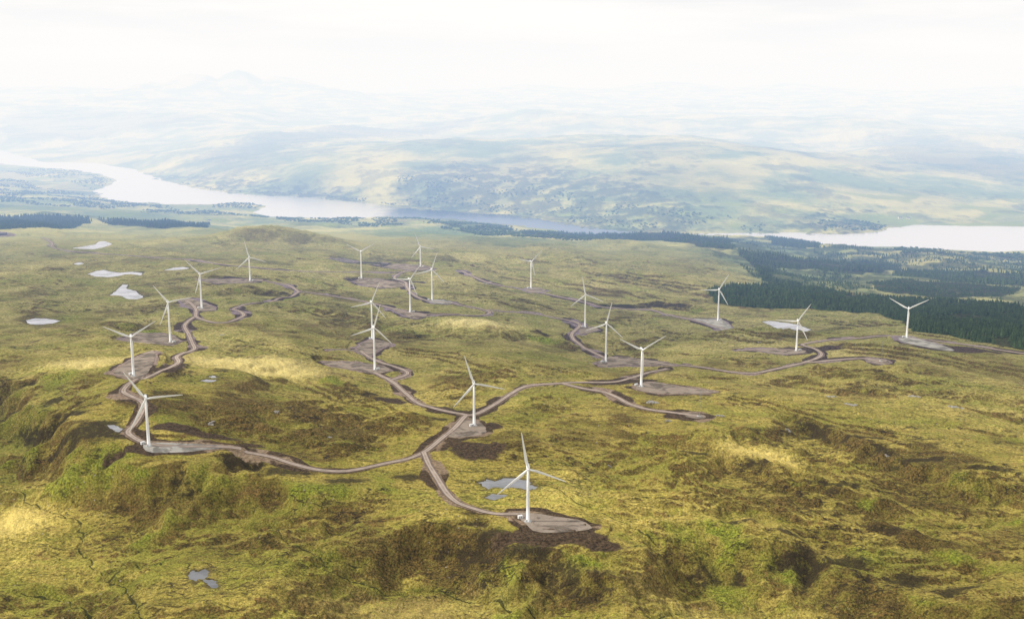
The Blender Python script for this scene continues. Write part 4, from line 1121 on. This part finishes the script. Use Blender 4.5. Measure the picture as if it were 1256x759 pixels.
def conifer_arr(seed, tiers=3, seg=7):
    """unit conifer: ragged drooping tiers around a leader, base radius about .22, height 1"""
    r_ = np.random.default_rng(seed); V = []; Fc = []
    for t in range(tiers):
        z0 = 0.10 + t * 0.80 / tiers; z1 = min(1.0, z0 + 0.95 / tiers * 1.15) if t < tiers - 1 else 1.0
        rad = 0.235 * (1 - t / tiers) ** 0.85 + 0.03
        o = len(V); V.append((r_.normal(0, .01), r_.normal(0, .01), z1))
        for i in range(seg * 2):
            a = 2 * math.pi * (i + .5 * t) / (seg * 2)
            q = rad * (1.05 if i % 2 == 0 else .62) * r_.uniform(.75, 1.2)
            V.append((q * math.cos(a), q * math.sin(a), z0 + r_.uniform(-.05, .05) - (0.03 if i % 2 == 0 else -.02)))
        for i in range(seg * 2): Fc.append((o, o + 1 + i, o + 1 + (i + 1) % (seg * 2)))
    return np.array(V), np.array(Fc)
def broad_arr(seed):
    """unit broadleaf crown: lumpy open clusters of faces"""
    r_ = np.random.default_rng(seed); bm_ = bmesh.new(); V = []; Fc = []
    bmesh.ops.create_icosphere(bm_, subdivisions=1, radius=1)
    sv = np.array([v.co[:] for v in bm_.verts]); sf_ = np.array([[v.index for v in f.verts] for f in bm_.faces]); bm_.free()
    for i in range(5):
        c = np.array([r_.normal(0, .22), r_.normal(0, .22), r_.uniform(.4, .85)]); s = r_.uniform(.2, .34)
        q = sv * (s * r_.uniform(.75, 1.2, (len(sv), 1))) * np.array([1, 1, .8]) + c
        Fc.append(sf_ + len(V) * 0 + sum(len(x) for x in V)); V.append(q)
    return np.vstack(V), np.vstack(Fc)

def scatter_mesh(name, pts, heights, protos, mat, widths=1.0):
    VV = []; FF = []; off = 0
    for pi_ in range(len(protos)):
        sel = np.arange(len(pts)) % len(protos) == pi_
        P = pts[sel]; h = heights[sel]
        if not len(P): continue
        V, Fc = protos[pi_]
        ang = rng.uniform(0, 6.28, len(P)); c, s = np.cos(ang), np.sin(ang)
        wd = h * rng.uniform(.8, 1.25, len(P)) * widths
        X = (V[:, 0] * c[:, None] - V[:, 1] * s[:, None]) * wd[:, None] + P[:, 0][:, None]
        Y = (V[:, 0] * s[:, None] + V[:, 1] * c[:, None]) * wd[:, None] + P[:, 1][:, None]
        Z = V[:, 2] * h[:, None] + P[:, 2][:, None] - .3
        VV.append(np.stack([X, Y, Z], -1).reshape(-1, 3))
        FF.append((Fc[None] + (np.arange(len(P)) * len(V))[:, None, None]).reshape(-1, 3) + off)
        off += len(P) * len(V)
    return mesh_np(name, np.vstack(VV), np.vstack(FF), mat, smooth=False)

CPROT = [conifer_arr(s) for s in range(6)]
CPROT_S = [conifer_arr(s + 20, 2, 4) for s in range(5)]
near_pts = []
def fill(poly, spacing, jitter, dens_noise=None, seed=0):
    x0, y0 = poly.min(0); x1, y1 = poly.max(0)
    gx, gy = np.meshgrid(np.arange(x0, x1, spacing), np.arange(y0, y1, spacing))
    r_ = np.random.default_rng(seed)
    x = gx.ravel() + r_.uniform(-jitter, jitter, gx.size); y = gy.ravel() + r_.uniform(-jitter, jitter, gx.size)
    m = inpoly(x + 14 * perlin(x / 40, y / 40, 91), y + 22 * perlin(x / 40, y / 40, 92), poly)
    if dens_noise is not None:
        m &= (fbm(x, y, dens_noise[0], 3, 93) + r_.normal(0, .08, x.size)) > dens_noise[1]
    return x[m], y[m]
allp = []; allh = []; sm = []; smh = []
for k, P in FOREST.items():
    far_ = k in ('centre', 'left', 'left2', 'band', 'mid', 'midr', 'shore')
    sp_ = {'front': 7.5, 'young': 9, 'mid': 13, 'midr': 12, 'left': 15, 'left2': 15, 'band': 14, 'centre': 16}.get(k, 11)
    dn = {'mid': (150, -.05), 'midr': (150, -.3), 'front': (130, -.40), 'left2': (160, -.25), 'band': (200, -.15), 'centre': (180, -.12), 'young': (120, -.2)}.get(k)
    x, y = fill(P, sp_, sp_ * .45, dn, seed=len(allp) + 3)
    m = (np.abs(np.arctan2(x, y)) < .62) & (y < 9000)
    x, y = x[m], y[m]
    if not len(x): continue
    z = full(x, y)
    hh = {'young': 8.5, 'front': 14.5}.get(k, 15) * (1 + .25 * fbm(x, y, 90, 2, 95)) * rng.uniform(.72, 1.22, len(x))
    (sm if far_ else allp).append(np.column_stack([x, y, z])); (smh if far_ else allh).append(hh)
# loose trees on the open ground between the plantations
for pl, cnt in [([(905,325),(990,330),(1068,345),(1075,357),(1000,352),(940,350)], 800), ([(1000,302),(1256,312),(1256,336),(1094,330),(990,318)], 2200), ([(1256,355),(1240,362),(1160,368),(1256,380)], 40), ([(700,290),(800,295),(900,306),(1000,304),(930,296),(800,290)], 700)]:
    P = at(pl)[:, :2]; x0, y0 = P.min(0); x1, y1 = P.max(0)
    x = rng.uniform(x0, x1, cnt * 4); y = rng.uniform(y0, y1, cnt * 4); m = inpoly(x, y, P) & (fbm(x, y, 150, 3, 97) > -.05)
    x, y = x[m][:cnt], y[m][:cnt]
    sm.append(np.column_stack([x, y, full(x, y)])); smh.append(rng.uniform(5, 12, len(x)))
ap = np.vstack(allp); ah = np.concatenate(allh)
# the trees along the open near edge of the plantation stand as individuals
FE = at([(878,373.5),(905,377),(970,378),(1045,384),(1076,384),(1102,395),(1129,406),(1159,407.5),(1212,420.5),(1258,431)])[:, :2]
d_, _, _ = segdist(ap[:, 0], ap[:, 1], FE)
order = np.argsort(d_)[:180]
mask = np.ones(len(ap), bool); mask[order] = False
fo = scatter_mesh('conifer_plantation', ap[mask], ah[mask], CPROT, M_CON); tag(fo, 'dense dark conifer plantation filling the slope at right', 'forest', kind='stuff')
fs_ = scatter_mesh('distant_conifer_woods', np.vstack(sm), np.concatenate(smh), CPROT_S, M_CON, 1.15); tag(fs_, 'distant bluish conifer woods scattered down to the loch', 'forest', kind='stuff')
ind_me = []
for i in range(6):
    V, Fc = conifer_arr(40 + i, 5, 8)
    ind_me.append((mesh_data('crown', (V.tolist(), Fc.tolist()), M_CON, False), mesh_data('trunk', lathe([(.03, 0), (.022, .2), (.012, .6), (.004, .93)], 6), M_BARK)))
for j, i in enumerate(order):
    e = bpy.data.objects.new('conifer_tree', None); COL.objects.link(e)
    e.location = ap[i] - np.array([0, 0, .2]); s_ = ah[i] * rng.uniform(.85, 1.1)
    e.scale = (s_ * 1.05, s_ * 1.05, s_); e.rotation_euler = (0, 0, rng.uniform(0, 6.28))
    tag(e, 'dark green conifer on the open near edge of the plantation', 'tree', 'conifers along the near edge of the plantation')
    link('crown', ind_me[j % 6][0], e); link('trunk', ind_me[j % 6][1], e)

# broadleaf woods by the loch
BP = [broad_arr(s) for s in range(6)]
bp_ = []; bh_ = []
for pl, spc, dn in [([(300,248),(326,251),(331,255),(318,258),(300,256),(250,256),(270,252)], 24, -.3), ([(340,268),(410,269),(490,268),(560,273),(560,279),(480,278),(400,275),(340,273)], 20, .05),
                    ([(560,273),(664,283),(708,288),(760,293),(700,296),(600,290),(540,280)], 17, .0), ([(51,209),(87,209),(127,217),(140,223),(118,232),(60,222),(0,212)], 30, .02),
                    ([(0,225),(110,240),(200,256),(330,268),(330,276),(200,272),(0,262)], 24, .04),
                    ([(178,214),(214,222),(255,231),(316,236),(387,238),(438,244),(489,250),(489,253),(438,247),(387,240.5),(316,238.5),(255,232.6),(214,223.6)], 26, -.15),
                    ([(489,238),(560,238),(640,244),(718,256),(789,266),(860,272),(940,276),(940,284),(845,285),(789,283),(718,276),(640,263),(560,258),(489,253)], 30, .12),
                    ([(1035,268),(1075,270),(1090,279),(1075,283.4),(1010,285.6),(960,284.6),(990,278)], 18, -.1), ([(1100,306),(1256,312),(1256,318),(1100,312)], 16, .0)]:
    P = flat_px(pl, LAKE - CAMZ + 8) if min(q[1] for q in pl) < 265 else at(pl)[:, :2]
    x, y = fill(P, spc, spc * .5, (210, dn), seed=spc)
    d = loch_sd(x, y); m = (d > 12); x, y = x[m], y[m]
    if not len(x): continue
    z = full(x, y); m = z > LAKE + 1
    bp_.append(np.column_stack([x, y, z])[m]); bh_.append(rng.uniform(6, 13, m.sum()))
bw = scatter_mesh('broadleaf_woods', np.vstack(bp_), np.concatenate(bh_), BP, M_BRO, 1.5); tag(bw, 'far off broadleaf woods along both loch shores', 'forest', kind='stuff')
print('trees', len(ap), sum(map(len, sm)), sum(map(len, bp_)))

# ------------------------------------------------------------------ sun, sky, clouds, haze
SUN_EL, SUN_AZ = math.radians(40), math.radians(-98)   # azimuth from the view axis, left and beyond the scene
sdir = Vector((math.sin(SUN_AZ) * math.cos(SUN_EL), math.cos(SUN_AZ) * math.cos(SUN_EL), math.sin(SUN_EL)))
sl = bpy.data.lights.new('sun', 'SUN'); sl.energy = 5.0; sl.angle = math.radians(1.5); sl.color = (1.0, .955, .87)
so = bpy.data.objects.new('sun', sl); COL.objects.link(so); so.rotation_euler = (-sdir).to_track_quat('-Z', 'Y').to_euler()

wd = bpy.data.worlds.new('World'); scene.world = wd; wd.use_nodes = True
nt = wd.node_tree; nt.nodes.clear()
sky = nt.nodes.new('ShaderNodeTexSky'); sky.sky_type = 'NISHITA'; sky.sun_disc = False; sky.sun_elevation = SUN_EL; sky.sun_rotation = SUN_AZ
bg = nt.nodes.new('ShaderNodeBackground'); bg.inputs[1].default_value = 0.1
tc = nt.nodes.new('ShaderNodeTexCoord'); mp = nt.nodes.new('ShaderNodeMapping'); mp.inputs['Scale'].default_value = (1.0, 1.0, 9.0)
nz = nt.nodes.new('ShaderNodeTexNoise'); nz.inputs['Scale'].default_value = 3.0; nz.inputs['Detail'].default_value = 6; nz.inputs['Roughness'].default_value = .6
mr = nt.nodes.new('ShaderNodeMapRange'); mr.inputs[1].default_value = .3; mr.inputs[2].default_value = .7
cm = nt.nodes.new('ShaderNodeMix'); cm.data_type = 'RGBA'
cm.inputs[6].default_value = (8.6, 8.4, 8.1, 1); cm.inputs[7].default_value = (12.4, 12.2, 11.9, 1)
mx = nt.nodes.new('ShaderNodeMix'); mx.data_type = 'RGBA'; 
sz = nt.nodes.new('ShaderNodeSeparateXYZ'); me_ = nt.nodes.new('ShaderNodeMapRange'); me_.interpolation_type = 'SMOOTHSTEP'
me_.inputs[1].default_value = .12; me_.inputs[2].default_value = .75; me_.inputs[3].default_value = .94; me_.inputs[4].default_value = .60
nt.links.new(tc.outputs['Generated'], sz.inputs[0]); nt.links.new(sz.outputs[2], me_.inputs[0]); nt.links.new(me_.outputs[0], mx.inputs[0])
ow = nt.nodes.new('ShaderNodeOutputWorld')
for a_, b_ in [(tc.outputs['Generated'], mp.inputs[0]), (mp.outputs[0], nz.inputs['Vector']), (nz.outputs['Fac'], mr.inputs[0]), (mr.outputs[0], cm.inputs[0]), (sky.outputs[0], mx.inputs[6]), (cm.outputs[2], mx.inputs[7]), (mx.outputs[2], bg.inputs[0]), (bg.outputs[0], ow.inputs[0])]:
    nt.links.new(a_, b_)

# unseen cloud deck added overhead, gaps placed to light chosen ground patches
CZ = 1500.0
gaps = [(310,443,-472,150,95,1.),(110,455,-468,90,60,1.),(200,440,-470,90,50,.8),(930,552,-494,75,60,1.),(1010,545,-496,60,50,.5),(5,632,-505,85,60,1.),(580,405,-538,120,85,.9),(450,352,-540,150,90,.75),(150,300,-550,130,90,.6),
        (700,605,-484,110,60,.8),(500,740,-515,200,70,.6),(870,745,-520,150,60,.75),(1150,340,-660,300,200,.4),(40,690,-515,120,60,.5),(650,470,-500,200,110,.3),(800,640,-490,120,60,.5),(420,520,-470,140,60,.35),(640,320,-600,300,200,.4),(1000,480,-510,200,90,.35),(640,700,-500,80,40,.5)]

cgx = np.concatenate([np.linspace(-9000, -2700, 64)[:-1], np.linspace(-2700, 1500, 150), np.linspace(1500, 9000, 75)[1:]])
cgy = np.concatenate([np.linspace(-2500, 900, 30)[:-1], np.linspace(900, 4600, 130), np.linspace(4600, 9400, 60)[1:]])
CX, CY = np.meshgrid(cgx, cgy); CX = CX.ravel(); CY = CY.ravel()
gx_ = CX - sdir.x / sdir.z * (CZ - 300); gy_ = CY - sdir.y / sdir.z * (CZ - 300)   # ground below each piece of cloud, along the sun
cover = 0.52 + 0.24 * fbm(CX, CY, 900, 4, 201)
op = np.zeros(CX.shape)
for px, py, zr, rx, ry, k in gaps:
    w = flat_px([(px, py)], zr)[0]
    w = w - np.array([sdir.x, sdir.y]) / sdir.z * (CAMZ + zr - 300)     # same sun ray carried to the reference level
    g = np.exp(-((((gx_ - w[0]) / rx) ** 2 + ((gy_ - w[1]) / ry) ** 2) ** 1.1)) * k
    op = np.maximum(op, g)
farc = sstep(4200, 6000, gy_)
cover = cover * (1 - op)
cover = np.clip(cover * (1 - farc) + farc * np.clip(0.20 + 0.7 * fbm(CX, CY, 1100, 4, 205), 0, .6), 0, .9)
ii = (np.arange(len(cgy) - 1)[:, None] * len(cgx) + np.arange(len(cgx) - 1)).ravel()
b = NB('cloud'); a_ = b.n('ShaderNodeAttribute', attribute_name='cover')
tl = b.n('ShaderNodeBsdfTranslucent'); tl.inputs[0].default_value = (.50, .50, .50, 1)
tp = b.n('ShaderNodeBsdfTransparent'); ms = b.n('ShaderNodeMixShader')
b.l(a_.outputs['Fac'], ms.inputs[0]); b.l(tp.outputs[0], ms.inputs[1]); b.l(tl.outputs[0], ms.inputs[2]); b.l(ms.outputs[0], b.out.inputs['Surface'])
cl = mesh_np('unseen_clouds', np.column_stack([CX, CY, CZ + 40 * fbm(CX, CY, 700, 3, 207)]), np.column_stack([ii, ii + 1, ii + len(cgx) + 1, ii + len(cgx)])[:, ::-1], b.m)
tag(cl, kind='structure'); set_attr(cl, 'cover', np.column_stack([cover] * 3))

# summer haze: clear over the moor, thicker above the loch basin and the far hills
hb = box(0, 22000, 450, 110000, 56000, 1900)
b = NB('haze'); g = b.n('ShaderNodeNewGeometry').outputs['Position']; sx = b.n('ShaderNodeSeparateXYZ'); b.l(g, sx.inputs[0])
f0 = b.ramp(sx.outputs[1], 900, 3600); f1 = b.ramp(sx.outputs[1], 2200, 6200); f2 = b.ramp(sx.outputs[1], 5000, 9000); f3 = b.ramp(sx.outputs[1], 10000, 16000)
def chan(sn, s0, s1, s2, s3): return b.math('MULTIPLY_ADD', f0, sn, b.math('MULTIPLY_ADD', f3, s3, b.math('MULTIPLY_ADD', f2, s2, b.math('MULTIPLY_ADD', f1, s1, s0))))
HZ = ((3.4e-5, .5e-5, 3.2e-5, 9e-5, -11e-5), (5.2e-5, .7e-5, 5.6e-5, 8e-5, -13e-5), (9.5e-5, 1.0e-5, 11e-5, 5e-5, -18e-5)); AIR = (.985, .977, .972)
sig = b.n('ShaderNodeCombineColor'); em = b.n('ShaderNodeCombineColor')
for i in range(3):
    c_ = chan(*HZ[i]); b.l(c_, sig.inputs[i]); 
dens = 2.0e-4
# absorption coefficient per channel is density * (1 - colour)
ab = b.n('ShaderNodeVolumeAbsorption', i_Density=dens); ac = b.n('ShaderNodeCombineColor')
for i in range(3): b.l(b.math('SUBTRACT', 1.0, b.math('DIVIDE', chan(*HZ[i]), dens)), ac.inputs[i])
b.l(ac.outputs[0], ab.inputs[0])
ev = b.n('ShaderNodeEmission', i_Strength=dens); ec = b.n('ShaderNodeCombineColor')
for i in range(3): b.l(b.math('MULTIPLY', b.math('DIVIDE', chan(*HZ[i]), dens), AIR[i]), ec.inputs[i])
b.l(ec.outputs[0], ev.inputs[0])
ad = b.n('ShaderNodeAddShader'); b.l(ab.outputs[0], ad.inputs[0]); b.l(ev.outputs[0], ad.inputs[1]); b.l(ad.outputs[0], b.out.inputs['Volume'])
hz = new_mesh('haze', hb[0], hb[1], b.m); tag(hz, kind='structure')
try:
    hz.active_material.cycles.volume_step_rate = 0.18
except Exception as ex: print(ex)

# ------------------------------------------------------------------ camera and render settings
cam = bpy.data.cameras.new('camera'); co_ = bpy.data.objects.new('camera', cam); COL.objects.link(co_)
cam.sensor_width = 36; cam.lens = 36 * F / W0; cam.clip_start = 1; cam.clip_end = 120000
co_.location = (0, 0, CAMZ); co_.rotation_euler = (math.pi / 2 - PITCH, 0, 0)
scene.camera = co_
scene.view_settings.view_transform = 'Standard'; scene.view_settings.look = 'None'; scene.view_settings.exposure = 0; scene.view_settings.gamma = 1
cy = scene.cycles
cy.max_bounces = 6; cy.diffuse_bounces = 2; cy.glossy_bounces = 3; cy.transparent_max_bounces = 8; cy.volume_bounces = 0
cy.use_denoising = True
